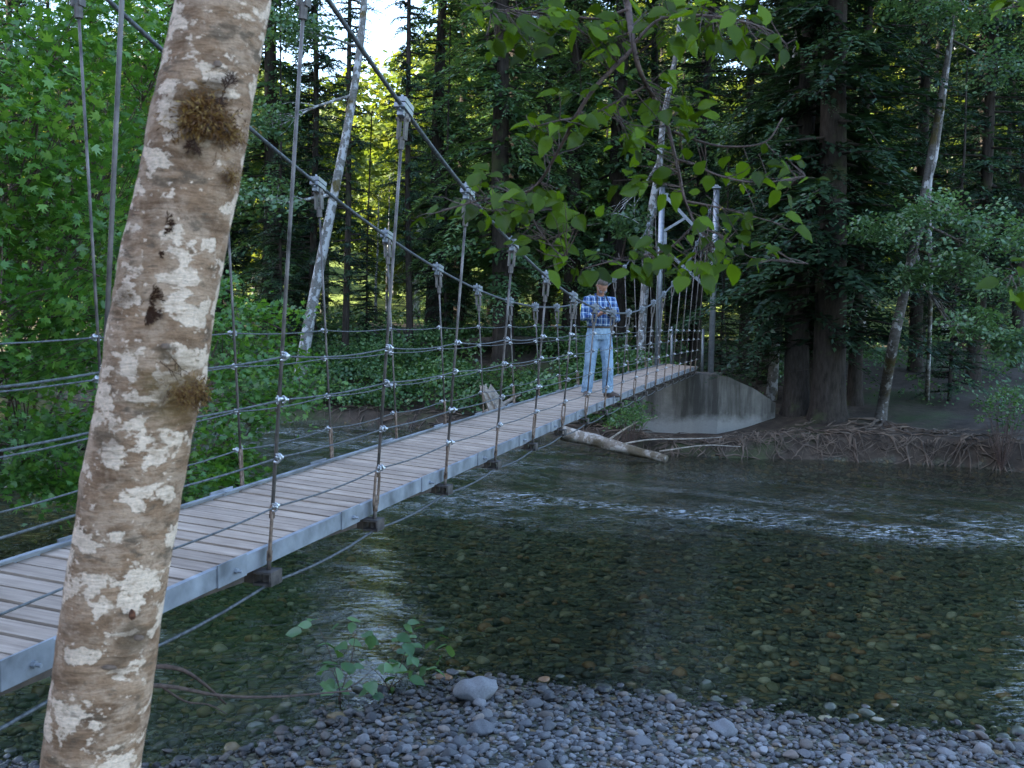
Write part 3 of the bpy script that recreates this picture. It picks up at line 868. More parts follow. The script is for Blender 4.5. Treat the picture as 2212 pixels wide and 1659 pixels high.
plant('cedar', 1795, 27.6, 'thickest dark cedar standing on the root-laced bank', GF, 1.0, 1.25)
for o in list(col.objects):
    if o.parent is None and str(o.get('label', '')).startswith(('thick cedar trunk at the top', 'thickest dark cedar')):
        for ch in o.children:
            if ch.name.startswith('crown'):
                ch.material_slots[0].link = 'OBJECT'; ch.material_slots[0].material = MAT['hemlock']
plant('hemlock', 1850, 29.6, 'hemlock crowding its dark boughs against the thickest cedar', GF, 0.95)
plant('hemlock', 1752, 30.4, 'hemlock squeezed between the two thick cedars', GF, 0.9)
plant('hemlock', 1665, 34, 'dark hemlock behind the concrete wing wall', GF, 0.9)
plant('hemlock', 1985, 36, 'dark hemlock behind the leaning alder of the dirt bank', GF, 1.05)
plant('hemlock', 2110, 33, 'dark hemlock behind the leafy alder crown', GF, 1.0)
plant('fir', 2195, 38, 'dark fir near the picture edge beyond the leafy alder', GF, 1.0)
plant('cedar', 585, 40, 'leafy-sprayed cedar behind the maple shrub over the water', GF, 1.0)
plant('hemlock', 470, 43, 'dark hemlock seen past the edge of the mottled near trunk', GF, 1.0)
plant('cedar', 935, 42, 'tall cedar with light sprays right of the pale sunlit gap', GF, 0.95)
plant('hemlock', 990, 47, 'tall dark hemlock between the gap and the broad cedar', GF, 1.0)
plant('young', 610, 36, 'young hemlock with low drooping boughs under the far cable', GF, 0.9)
plant('young', 790, 39, 'young hemlock beside the white trunk foot in the gap', GF, 0.6)
plant('young', 960, 38, 'young hemlock between the bare fir and the broad cedar', GF, 0.8)
plant('young', 1640, 31, 'young hemlock leaning its sprays over the wing wall', GF, 0.55)
plant('young', 2060, 30, 'young hemlock at the shaded end of the dirt path', GF, 0.75)
plant('young', 1560, 33, 'young hemlock just past the bridge tower', GF, 0.6)
def where(px):
    for lim, ph in ((420, 'behind the large maple'), (760, 'behind the leaning white alder'), (1010, 'beside the pale sunlit gap'), (1200, 'behind the broad cedar by the sagging cable'), (1380, 'behind the man in blue'), (1560, 'behind the steel bridge tower'), (1740, 'beyond the concrete wing wall'), (1960, 'behind the thick cedars of the bank'), (9999, 'behind the leafy leaning alder')):
        if px < lim: return ph
spots = []
random.seed(5)
for i in range(70):
    for tr_ in range(40):
        d = random.uniform(44, 66); px = random.uniform(-60, 2280)
        if 725 < px < 885 or 1835 < px < 1945 or 1520 < px < 1640: continue
        x = at(px, 690, d).x
        if all((x - a) ** 2 + (d - b) ** 2 > 2.6 ** 2 for a, b in spots): break
    else: continue
    spots.append((x, d))
    kd = (('cedar', 'cedar', 'hemlock', 'cedar', 'young') if 540 < px < 1400 else ('hemlock', 'fir', 'cedar', 'hemlock', 'young'))[i % 5]
    plant(kd, px, d, '%s %s %s' % (('nearer' if d < 52 else 'farther' if d > 59 else 'middle-row'), {'young': 'young low-boughed hemlock'}.get(kd, 'shaded ' + kd), where(px)), 'conifers deep in the forest', random.uniform(0.42, 0.55) if 540 < px < 1010 else random.uniform(0.75, 1.1))

# ------------------------------------------------------------------ broadleaf trees
def limb_tree(name, label, trunk_pts, r0, bark, lobes, leaf, leaf_mat_, tpl, nlobe, per, spray_r, group=None, cat='tree', r1=0.35, aspect=0.85, twig_mat=None, trunk_n=10):
    base = Vector(trunk_pts[0])
    root = empty(name, base)
    tag(root, label, cat, group)
    pts = catmull(trunk_pts, 5); n = len(pts)
    rad = [r0 * ((1.25 - 0.25 * min(1, i / 3)) if i < 4 else 1) * (1 + (r1 - 1) * i / (n - 1)) for i in range(n)]
    MB().tube(pts, rad, trunk_n).build('trunk', bark, root, True)
    cs, rr = [], []
    for (c, rx, ry, rz, frac) in lobes:
        c = Vector(c); wood = MB()
        s = pts[min(n - 1, int(frac * (n - 1)))]
        main = wobble(s, c, 5, 0.06, 0.03)
        wood.tube(main, [max(0.008, rad[min(n - 1, int(frac * (n - 1)))] * 0.45 * (1 - 0.8 * i / 5)) for i in range(6)], 5, False)
        for q in range(nlobe):
            v = Vector(rand_dirs(1)[0]) * (random.random() ** 0.45)
            p = c + Vector((v.x * rx, v.y * ry, v.z * rz))
            cs.append(tuple(p)); rr.append(spray_r * random.uniform(0.7, 1.3))
            if q % 2 == 0:
                a = main[random.randint(2, 5)]
                wood.tube(wobble(a, p, 3, 0.08), [0.014, 0.010, 0.007, 0.003], 4, False)
        wood.build('limb', twig_mat or bark, root, True)
    V, F, T = leaf_sprays(cs, rr, per, leaf, tpl, aspect=aspect)
    obj('crown', fast_mesh('crown', V, F, leaf_mat_, False, {'tint': T}), root)
    return root
def g(px, d):
    x = at(px, 690, d).x
    return Vector((x, d, height(x, d) - 0.1))
def A(px, py, d): return at(px, py, d)

def hit(px, py, sink=0.12):
    """where the line of sight through a picture spot meets the ground"""
    r = ray(px, py)
    for t in np.arange(14, 60, 0.05):
        p = CAM + r * (t / r.y)
        if p.z <= height(p.x, p.y): break
    return Vector((p.x, p.y, height(p.x, p.y) - sink))
# pale alders with visible trunks on the far bank
limb_tree('alder_tree', 'leaning white-barked alder with mossy patches left of the pale gap', [g(640, 34), A(660, 740, 34), A(690, 580, 34.2), A(722, 420, 34.4), A(757, 240, 34.6), A(782, 60, 35), A(800, -200, 35.5), A(830, -500, 36)], 0.22, MAT['bark_pale'],
          [(A(610, -160, 34), 1.6, 1.6, 1.0, 0.75), (A(640, 60, 34), 1.6, 1.6, 0.8, 0.7), (A(560, 420, 33), 1.4, 1.4, 0.7, 0.45), (A(560, 250, 33.5), 1.2, 1.2, 0.6, 0.6)], 0.16, MAT['alder_leaf'], DIAMOND, 26, 30, 0.55, 'pale alders of the far bank')
limb_tree('alder_tree', 'crooked white alder rising behind the left steel tower post', [g(1385, 34), A(1392, 640, 34), A(1405, 470, 34), A(1424, 360, 34), A(1432, 270, 34), A(1448, 180, 34), A(1466, 70, 34), A(1475, -150, 34), A(1490, -420, 34)], 0.15, MAT['bark_pale'],
          [(A(1350, 480, 33.5), 1.0, 1.0, 0.5, 0.4), (A(1520, -100, 34), 2.3, 2.2, 1.4, 0.8), (A(1420, -300, 34), 2.3, 2.3, 1.6, 0.9)], 0.15, MAT['alder_leaf'], DIAMOND, 24, 30, 0.5, 'pale alders of the far bank')
limb_tree('alder_tree', 'mossy pale alder left of the yellow glow in dark cedars', [g(1672, 31), A(1682, 640, 31), A(1692, 480, 31), A(1700, 330, 31), A(1712, 170, 31), A(1726, 20, 31), A(1735, -250, 31)], 0.15, MAT['bark_pale'],
          [(A(1560, 290, 31), 1.1, 1.0, 0.5, 0.6), (A(1800, 20, 30), 1.3, 1.3, 0.7, 0.75), (A(1700, -250, 31), 2.4, 2.4, 1.5, 0.95)], 0.14, MAT['alder_leaf'], DIAMOND, 22, 28, 0.5, 'pale alders of the far bank')
LB = hit(1900, 912)
lean = limb_tree('alder_tree', 'leaning alder on exposed roots with pale leafy boughs over the dirt bank', [LB, LB + Vector((0.12, 0.06, 0.85)), A(1930, 740, 26), A(1958, 610, 26.2), A(1985, 480, 26.4), A(2012, 330, 26.6), A(2040, 170, 26.8), A(2075, -60, 27), A(2110, -350, 27)], 0.16, MAT['bark_mossy'],
          [(A(1910, 500, 24), 0.9, 0.9, 0.32, 0.5), (A(2010, 450, 24), 1.0, 1.0, 0.35, 0.55), (A(2120, 480, 23.5), 1.1, 1.0, 0.4, 0.55), (A(2060, 560, 23.5), 1.0, 0.9, 0.35, 0.5), (A(2160, 610, 22.5), 1.0, 0.8, 0.4, 0.45), (A(2120, 700, 22.5), 0.7, 0.7, 0.4, 0.4), (A(2210, 520, 22.5), 0.9, 0.8, 0.4, 0.5), (A(1980, 600, 24), 0.5, 0.5, 0.22, 0.5),
           (A(2190, 740, 22.5), 0.6, 0.6, 0.3, 0.4), (A(2100, 40, 26), 1.3, 1.2, 0.5, 0.85), (A(2190, 130, 26), 1.0, 1.0, 0.5, 0.8), (A(1990, 20, 26), 1.2, 1.1, 0.5, 0.85)], 0.105, MAT['alder_leaf'], OVATE, 22, 40, 0.34, 'pale alders of the far bank', aspect=0.8)
limb_tree('alder_tree', 'thin bare-stemmed alder with forked dead twigs above the leafy boughs', [hit(2002, 862), A(2010, 650, 27), A(2008, 420, 26.5), A(2022, 340, 26.3), A(2042, 200, 26.2), A(2060, 30, 26), A(2070, -200, 26)], 0.06, MAT['bark_pale'],
          [(A(2080, -120, 26), 1.5, 1.5, 0.7, 0.9)], 0.10, MAT['alder_leaf'], OVATE, 14, 24, 0.35, 'pale alders of the far bank')
for px, py0, py1, lab in ((812, 690, 540, 'slim white sapling trunk at left of the pale gap'), (836, 690, 500, 'slim white sapling trunk in the middle of pale gap')):
    limb_tree('alder_sapling', lab, [g(px, 58), A(px, (py0 + py1) / 2, 58), A(px + 4, py1, 58), A(px + 6, py1 - 120, 58)], 0.09, MAT['bark_pale'], [(A(px + 10, py1 - 120, 58), 1.2, 1.2, 1.0, 0.95)], 0.2, MAT['far_leaf'], DIAMOND, 16, 16, 0.5, 'white saplings in the gap')

# maples overhanging the river from the left bank
def maple(label, base, lobes, per, nlobe, r0=0.14, size=0.17):
    top = Vector(lobes[-1][0])
    b = Vector(base)
    return limb_tree('maple_tree', label, [b, b.lerp(top, 0.3) + Vector((0, 0, 0.8)), b.lerp(top, 0.65) + Vector((0, 0, 0.6)), top], r0, MAT['bark_dark'], lobes, size, MAT['maple'], MAPLE, nlobe, per, 0.42, 'maples overhanging the left bank', aspect=1.0, twig_mat=MAT['twig'])
lob = []
random.seed(21)
for px, py, d, rx, rz in ((20, 60, 12.5, 1.3, .8), (150, 40, 13.5, 1.3, .8), (280, 60, 14.5, 1.2, .7), (330, 200, 15.5, 1.2, .7), (60, 220, 12, 1.2, .7), (190, 250, 13, 1.2, .7), (300, 360, 15, 1.2, .7), (40, 400, 12, 1.2, .7), (150, 450, 13, 1.2, .7),
                          (260, 560, 14.5, 1.2, .7), (30, 600, 12, 1.2, .7), (140, 640, 13, 1.2, .6), (-60, 300, 11.5, 1.3, .9), (-80, 700, 12, 1.3, .9), (60, 780, 13, 1.1, .5), (190, 760, 14.5, 1.1, .5), (40, 930, 14, 1.1, .45), (170, 920, 15, 1.0, .4), (110, 1030, 14, 0.8, .25), (200, 1040, 16, .8, .25)):
    lob.append((A(px, py, d), rx, rx, rz, random.uniform(0.3, 1.0)))
maple('large dark-green maple filling the picture left of the mottled trunk', (-10.6, 13.0, height(-10.6, 13.0) - 0.1), lob, 26, 30)
lob2 = [(A(px, py, d), rx, rx, rz, f) for px, py, d, rx, rz, f in ((480, 690, 19, .9, .45, .7), (560, 680, 20, .9, .4, .9), (500, 790, 18.5, .9, .4, .6), (590, 770, 19.5, .9, .4, .8), (640, 840, 20, .7, .3, .9), (470, 900, 17.5, .9, .35, .6), (560, 880, 18.5, .9, .35, .8), (500, 990, 17.5, .55, .22, .7), (430, 1040, 16.5, .7, .3, .5), (450, 620, 20, .8, .4, .8), (520, 1050, 17.5, .35, .18, .95))]
maple('bright maple boughs spilling over the water past the mottled trunk', (-9.8, 18.5, height(-9.8, 18.5) - 0.1), lob2, 22, 22, 0.08, 0.17)

# sunlit woods beyond the shaded strip
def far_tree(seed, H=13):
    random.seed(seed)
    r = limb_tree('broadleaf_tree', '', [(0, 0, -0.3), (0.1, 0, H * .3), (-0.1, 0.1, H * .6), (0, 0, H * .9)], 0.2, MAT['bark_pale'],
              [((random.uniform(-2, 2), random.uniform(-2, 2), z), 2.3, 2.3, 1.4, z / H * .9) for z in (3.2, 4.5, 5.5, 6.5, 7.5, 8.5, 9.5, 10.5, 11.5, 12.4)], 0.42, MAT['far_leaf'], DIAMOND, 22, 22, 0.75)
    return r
ft = [far_tree(31), far_tree(47)]
first = [True, True]
random.seed(9); k = 0
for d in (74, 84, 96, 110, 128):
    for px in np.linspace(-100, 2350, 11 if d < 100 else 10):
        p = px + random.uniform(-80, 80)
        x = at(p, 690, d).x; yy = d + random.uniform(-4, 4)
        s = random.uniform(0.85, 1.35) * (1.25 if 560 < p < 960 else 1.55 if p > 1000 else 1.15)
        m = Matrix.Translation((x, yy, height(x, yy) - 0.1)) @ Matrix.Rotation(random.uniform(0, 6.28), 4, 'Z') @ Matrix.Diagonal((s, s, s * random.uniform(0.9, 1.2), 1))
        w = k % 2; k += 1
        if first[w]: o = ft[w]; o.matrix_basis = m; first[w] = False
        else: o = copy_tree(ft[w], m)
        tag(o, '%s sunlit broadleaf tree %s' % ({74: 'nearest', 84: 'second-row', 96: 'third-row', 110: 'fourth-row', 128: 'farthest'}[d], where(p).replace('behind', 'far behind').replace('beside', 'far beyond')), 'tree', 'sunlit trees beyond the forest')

# ------------------------------------------------------------------ gravel bar
def ico(sub):
    t = (1 + 5 ** 0.5) / 2
    v = [(-1,t,0),(1,t,0),(-1,-t,0),(1,-t,0),(0,-1,t),(0,1,t),(0,-1,-t),(0,1,-t),(t,0,-1),(t,0,1),(-t,0,-1),(-t,0,1)]
    f = [(0,11,5),(0,5,1),(0,1,7),(0,7,10),(0,10,11),(1,5,9),(5,11,4),(11,10,2),(10,7,6),(7,1,8),(3,9,4),(3,4,2),(3,2,6),(3,6,8),(3,8,9),(4,9,5),(2,4,11),(6,2,10),(8,6,7),(9,8,1)]
    v = [tuple(norm(np.array(a, float))) for a in v]
    for _ in range(sub):
        nf, mid = [], {}
        def mp(a, b):
            k = (min(a, b), max(a, b))
            if k not in mid:
                v.append(tuple(norm(np.array(v[a]) + np.array(v[b])))); mid[k] = len(v) - 1
            return mid[k]
        for a, b, c in f:
            x, y, z = mp(a, b), mp(b, c), mp(c, a); nf += [(a, x, z), (b, y, x), (c, z, y), (x, y, z)]
        f = nf
    return np.array(v), np.array(f)
def pebble(sub, seed):
    r = np.random.default_rng(seed); V, F = ico(sub); V = V.copy()
    for _ in range(7):                          # a few flattened faces, then rounding
        n_ = norm(r.normal(size=3)); h = r.uniform(0.48, 0.86); dd = V @ n_
        V -= n_[None] * np.clip(dd - h, 0, 9)[:, None] * 0.8
    V *= 1 + 0.06 * np.sin(V @ r.normal(0, 2.2, 3) + r.uniform(0, 6))[:, None]
    V *= np.array([1.0, r.uniform(0.65, 0.95), r.uniform(0.38, 0.68)]) * 0.5
    return V, F
small = [pebble(1, s_) for s_ in range(14)]
big = [pebble(2, s_) for s_ in range(60, 74)]
bar = empty('gravel_bar', (2.0, 8.0, 0.1))
tag(bar, 'bar of grey and pinkish rounded river stones at the near shore', 'gravel bar', kind='structure')
def rotz(n_):
    a = rng.uniform(0, 2 * PI, n_); t1 = rng.normal(0, 0.22, n_); t2 = rng.normal(0, 0.22, n_)
    out = np.zeros((n_, 3, 3))
    for i in range(n_):
        out[i] = np.array((Matrix.Rotation(a[i], 3, 'Z') @ Matrix.Rotation(t1[i], 3, 'X') @ Matrix.Rotation(t2[i], 3, 'Y')))
    return out
def scatter(x0, x1, y0, y1, n_, test):
    P = np.column_stack([rng.uniform(x0, x1, n_), rng.uniform(y0, y1, n_)])
    return P[test(P)]
def stone_stuff(name, P, sizes, mat, parent, label, lift=0.22):
    z = heights(P); R = rotz(len(P)); arrs = []
    w = rng.integers(0, len(small), len(P))
    for i in range(len(P)):
        V, F = small[w[i]]
        v = (V * sizes[i]) @ R[i].T + np.array([P[i, 0], P[i, 1], z[i] + sizes[i] * lift])
        arrs.append((v, F, np.full(len(V), rng.uniform(0, 1))))
    V, F, T = join(arrs)
    o = obj(name, fast_mesh(name, V, F, mat, True, {'tint': T}), parent)
    o['kind'] = 'stuff'
    if label: o['label'] = label
    return o
def dry(P):
    dn = seg_dist(P, near_sh); ins = inside(P, RIVER)
    return (~ins | (dn < 0.25 * rng.uniform(0, 1, len(P)) ** 2 * 4)) & (P[:, 1] > 5.6) & (P[:, 0] > -4.5)
# layers of small, middling and larger stones
P = scatter(-4.4, 8.6, 5.8, 10.2, 22000, dry)
stone_stuff('small_stones', P, 0.022 + 0.07 * rng.random(len(P)) ** 1.8, MAT['stone'], bar, None, 0.15)
P = scatter(-4.4, 8.6, 5.8, 10.0, 3600, dry)
stone_stuff('middling_stones', P, 0.05 + 0.08 * rng.random(len(P)) ** 2.2, MAT['stone'], bar, None, 0.25)
# the largest stones in view, each its own
P = scatter(-3.4, 6.0, 6.7, 9.9, 620, dry)[:290]
bigme = [fast_mesh('stone', V, F, MAT['stone'], True, {'tint': np.full(len(V), i / 14.0)}) for i, (V, F) in enumerate(big)]
zs_ = heights(P)
for i in range(len(P)):
    sz = 0.07 + 0.11 * random.random() ** 2.8
    m = Matrix.Translation((P[i, 0], P[i, 1], zs_[i] + sz * 0.24)) @ Matrix.Rotation(random.uniform(0, 6.28), 4, 'Z') @ Matrix.Rotation(random.gauss(0, 0.25), 4, 'X') @ Matrix.Diagonal((sz, sz, sz, 1))
    obj('stone', bigme[i % 14], bar, m)
# drowned cobbles in the shallows
P = scatter(-7.5, 10.5, 6.5, 19.5, 15000, lambda Q: inside(Q, RIVER))
P = P[rng.random(len(P)) < np.clip(1.25 - (P[:, 1] - 8) / 14, 0.15, 1)]
stone_stuff('drowned_stones', P, 0.05 + 0.17 * rng.random(len(P)) ** 2.6, MAT['wet_stone'], bar, None, 0.05)

def boulder(label, px, py, sz, tint, seed, flat=0.8):
    p = at_z(px, py, 0.12); z = height(p.x, p.y)
    V, F = pebble(3, seed)
    V = V * np.array([1, 1, 1.4 * flat])
    V += 0.02 * np.sin(V * 17)[:, [1, 2, 0]]
    o = obj('boulder', fast_mesh('boulder', V, F, MAT['stone'], True, {'tint': np.full(len(V), tint)}), None, Matrix.Translation((p.x, p.y, z + sz * 0.2)) @ Matrix.Rotation(0.3, 4, 'Z') @ Matrix.Diagonal((sz, sz, sz, 1)))
    tag(o, label, 'boulder', 'boulders on the gravel bar')
boulder('largest brown boulder at the water edge of the gravel bar', 1030, 1502, 0.42, 0.75, 201)
boulder('grey boulder with a flat top in the middle of the bar', 1040, 1580, 0.27, 0.1, 202)
boulder('rounded slate-grey boulder near the lower edge of the bar', 1560, 1585, 0.24, 0.05, 203)
boulder('small pale boulder poking up at the waterline', 1303, 1472, 0.16, 0.5, 204)

# ------------------------------------------------------------------ far bank: undergrowth, roots, logs
random.seed(3)
def bank_pts(n_, x0, x1, d0, d1, test=None):
    P = np.column_stack([rng.uniform(x0, x1, n_), rng.uniform(d0, d1, n_)])
    ins = inside(P, RIVER); df = seg_dist(P, far_sh); dn = seg_dist(P, near_sh)
    k_ = (~ins) & (df < dn)
    if test is not None: k_ &= test(P, df)
    return P[k_], df[k_]
arrs = []
STX = A(1080, 872, 30.8).x
P, df = bank_pts(9500, -18, 5.2, 26, 40, lambda P, d: (d > 0.5) & (d < 8) & (lump(P[:, 0], P[:, 1], 0.55) > -0.75 + 0.05 * d) & ~((np.abs(P[:, 0] - 4.6) < 1.3) & (P[:, 1] < 29)) & ~((np.abs(P[:, 0] - STX) < 0.75) & (P[:, 1] < 31.6)))
z = heights(P); hh = 0.2 + (0.55 + 0.5 * (lump(P[:, 0], P[:, 1], 1.1) > 0)) * rng.random(len(P)) * np.clip(1.3 - df * 0.08, 0.4, 1)
C = np.column_stack([P, z + hh]); arrs.append(leaf_sprays(C, 0.26, 14, 0.13, DIAMOND, 0.35, 0.5))
P, df = bank_pts(2600, 5, 24, 18, 46, lambda P, d: (d > 5.0) & (d < 18) & (lump(P[:, 0], P[:, 1], 0.6, 2.0) > 0.05))
z = heights(P); C = np.column_stack([P, z + 0.15 + 0.4 * rng.random(len(P))]); arrs.append(leaf_sprays(C, 0.24, 10, 0.11, DIAMOND, 0.35, 0.5))
P, df = bank_pts(1500, -30, 30, 38, 62, lambda P, d: (lump(P[:, 0], P[:, 1], 0.4, 1.0) > 0.0))
z = heights(P); C = np.column_stack([P, z + 0.2 + 0.6 * rng.random(len(P))]); arrs.append(leaf_sprays(C, 0.4, 12, 0.18, DIAMOND, 0.35, 0.5))
V, F, T = join(arrs)
ug = obj('undergrowth', fast_mesh('undergrowth', V, F, MAT['shrub'], False, {'tint': T}))
tag(ug, 'low green leafy undergrowth covering the far bank', 'undergrowth', kind='stuff')

def fern_shrub(label, px, py, d, rx, rz, n_=30):
    c = A(px, py, d); gz = height(c.x, c.y)
    root = empty('bank_shrub', (c.x, c.y, gz)); tag(root, label, 'shrub', 'shrubs by the abutment')
    st = MB(); cs = []
    for i in range(n_):
        v = rand_dirs(1)[0] * rng.random() ** 0.4
        p = Vector((c.x + v[0] * rx, c.y + v[1] * rx, max(gz + 0.05, c.z + v[2] * rz))); cs.append(tuple(p))
        st.tube(wobble((c.x, c.y, gz - 0.05), p, 3, 0.05), [0.012, 0.009, 0.006, 0.003], 4, False)
    st.build('stems', MAT['twig'], root, True)
    V, F, T = leaf_sprays(cs, 0.2, 22, 0.10, DIAMOND, 0.2, 0.4, 0.6)
    obj('foliage', fast_mesh('foliage', V, F, MAT['shrub'], False, {'tint': T}), root)
fern_shrub('feathery green shrub below the deck against the abutment face', 1360, 895, 26.3, 0.8, 0.42, 34)
fern_shrub('leafy shrub hanging at the shaded end of the dirt bank', 2170, 880, 24.0, 0.7, 0.55, 30)

# exposed roots and flood sticks laced over the bank
def crawl(start, direction, L, drop, r0, n_=9, lift=0.02, wander=0.5):
    p = Vector(start); a = math.atan2(direction[1], direction[0]); pts = []; step = L / n_
    for i in range(n_ + 1):
        z = height(p.x, p.y)
        pts.append(Vector((p.x, p.y, max(z, -0.25) + lift + 0.03 * math.sin(i * 1.7 + p.x * 5))))
        a += random.gauss(0, wander) * 0.6
        p = p + Vector((math.cos(a), math.sin(a), 0)) * step
    return pts, [r0 * (1 - 0.85 * i / n_) for i in range(n_ + 1)]
lb = LB
for i in range(11):
    a = -PI / 2 + random.uniform(-1.9, 1.5)
    pts, rad = crawl((lb.x, lb.y, 0), (math.cos(a), math.sin(a)), random.uniform(1.2, 3.0), 0, random.uniform(0.035, 0.065), 10, 0.02, 0.45)
    MB().tube(pts, rad, 6).build('root', MAT['root'], lean, True)
rt = MB()
def along_far(px): 
    py = np.interp(px, [x for x, y in reversed(far_px)], [y for x, y in reversed(far_px)])
    return at_z(px, py, 0)
for i in range(330):
    px = random.uniform(1230, 2210) if i % 5 else random.uniform(560, 1230)
    s0 = along_far(px); off = random.uniform(0.1, 1.9) * (1 if px > 1230 else 0.6)
    st = (s0.x + random.uniform(-.3, .3), s0.y + off, 0)
    a = -PI / 2 + random.gauss(0, 0.75) if random.random() < 0.6 else random.choice((0, PI)) + random.gauss(0, 0.3)
    pts, rad = crawl(st, (math.cos(a), math.sin(a)), random.uniform(0.5, 1.9), 0, random.uniform(0.010, 0.034), 7, 0.02 + random.random() * 0.08, 0.5)
    rt.tube(pts, rad, 5, False)
for i in range(110):          # fine fringe hanging off the cut bank
    px = random.uniform(1560, 2130); s0 = along_far(px)
    p = Vector((s0.x, s0.y + 0.45, 0.62 + random.uniform(-0.15, 0.05)))
    q = Vector((s0.x + random.uniform(-.8, .8), s0.y + random.uniform(-0.05, 0.25), random.uniform(0.0, 0.25)))
    rt.tube(wobble(p, q, 4, 0.12), [0.014, 0.012, 0.009, 0.006, 0.004], 4, False)
ro = rt.build('root_tangle', MAT['root'], None, True)
tag(ro, 'tangle of bare roots and flood sticks along the far bank', 'roots', kind='stuff')
def stick(label, pts, r0, mat='deadwood', name='dead_branch', group='dead branches on the far bank'):
    pts = catmull(pts, 4); n_ = len(pts)
    o = MB().tube(pts, [r0 * (1 - 0.6 * i / (n_ - 1)) for i in range(n_)], 7).build(name, MAT[mat], None, True)
    tag(o, label, 'branch', group)
stick('pale dead branch pointing up beside the abutment shrub', [A(1300, 960, 26), A(1370, 915, 26.2), A(1420, 900, 26.4)], 0.03)
stick('long pale stick lying across the brown bank under the shrub', [A(1320, 965, 25.6), A(1400, 950, 25.8), A(1500, 948, 26), A(1560, 944, 26.1)], 0.025)
stick('thin pale stick on the bank edge right of the drift log', [A(1425, 975, 25), A(1520, 962, 25.2), A(1600, 965, 25.2)], 0.02)
stick('white stick lying on the far mud beyond the deck', [A(960, 912, 31), A(1010, 905, 31.2), A(1060, 880, 31.6)], 0.03)
stick('pale stick lying level on the mud left of the stump', [A(870, 918, 31.6), A(960, 916, 31.4)], 0.025)

# drift log with its end in the river
def log(name, label, pts, r0, r1, mat, cat='log'):
    pts = catmull(pts, 6); n_ = len(pts); mb = MB()
    rings = []
    for i, p in enumerate(pts):
        t = (pts[min(i + 1, n_ - 1)] - pts[max(i - 1, 0)]).normalized(); a = t.cross(Vector((0, 0, 1))).normalized(); b = a.cross(t)
        r_ = r0 + (r1 - r0) * i / (n_ - 1)
        rings.append([p + (a * math.cos(2*PI*k_/14) + b * math.sin(2*PI*k_/14)) * r_ * (1 + 0.09 * math.sin(k_ * 2.4 + i * 0.5) + 0.05 * math.sin(k_ * 5 + i)) for k_ in range(14)])
    mb.loft(rings)
    o = mb.build(name, mat, None, True); tag(o, label, cat); return o
log('drift_log', 'pale mossy drift log sliding from the bank into the river', [A(1215, 935, 25.9), A(1270, 948, 25.5), A(1330, 964, 25.0), A(1400, 982, 24.5), A(1440, 992, 24.2)], 0.19, 0.09, MAT['bark_log'])
log('fallen_log', 'dark fallen log lying behind the undergrowth', [A(980, 745, 36.5), A(1100, 735, 36), A(1260, 745, 35.5)], 0.17, 0.14, MAT['bark_dark'])
# bleached root wad
sp = A(1065, 868, 30.8)
sw = empty('root_stump', sp); tag(sw, 'bleached grey root stump standing beyond the middle of the deck', 'stump')
mb = MB()
rings = []
for i, (h_, r_) in enumerate(((-0.45, 0.42), (-0.25, 0.33), (0, 0.27), (0.25, 0.24), (0.42, 0.20))):
    rings.append([sp + Vector((-0.22 * h_ / 0.4, 0, h_)) + Vector((math.cos(2*PI*k_/16), math.sin(2*PI*k_/16), 0)) * r_ * (1 + 0.22 * math.sin(k_ * 2.7 + i * .4) + 0.1 * math.sin(k_ * 6.1)) + Vector((0, 0, (0.14 * math.sin(k_ * 1.9)) if i == 4 else 0)) for k_ in range(16)])
mb.loft(rings); mb.build('bole', MAT['deadwood'], sw)
for a, L, up in ((-0.2, .85, .12), (0.35, .75, .35), (-0.7, .7, -.1), (2.9, .6, -.15), (-1.4, .6, -.2)):
    MB().tube(wobble(sp + Vector((0, 0, -0.25)), sp + Vector((math.cos(a) * L, math.sin(a) * L, -0.25 + up)), 5, 0.1), [.11, .10, .08, .06, .04, .02], 6).build('root', MAT['deadwood'], sw)

# ------------------------------------------------------------------ the mottled leaning trunk close to the lens
TD = 2.6
tr_rows = [(-140, 408, 597), (0, 385, 578), (130, 358, 556), (260, 330, 535), (415, 300, 507), (560, 266, 482), (700, 243, 456), (813, 224, 440), (966, 196, 408), (1068, 177, 388), (1211, 153, 365), (1297, 141, 352), (1400, 125, 338), (1530, 108, 322), (1659, 94, 304), (1800, 74, 292), (1960, 40, 285)]
ty = np.array([r_[0] for r_ in tr_rows], float); tl = np.array([r_[1] for r_ in tr_rows], float); tr2 = np.array([r_[2] for r_ in tr_rows], float)
def trunk_cr(py): 
    l, r_ = np.interp(py, ty, tl), np.interp(py, ty, tr2)
    return (l + r_) / 2, (r_ - l) / 2
def trunk_pt(px, py, lift=0.0):
    c, hw = trunk_cr(py); R_ = hw / FPX * TD
    dx = max(-0.999, min(0.999, (px - c) / hw))
    return at(px, py, TD - R_ * math.sqrt(1 - dx * dx) - lift)
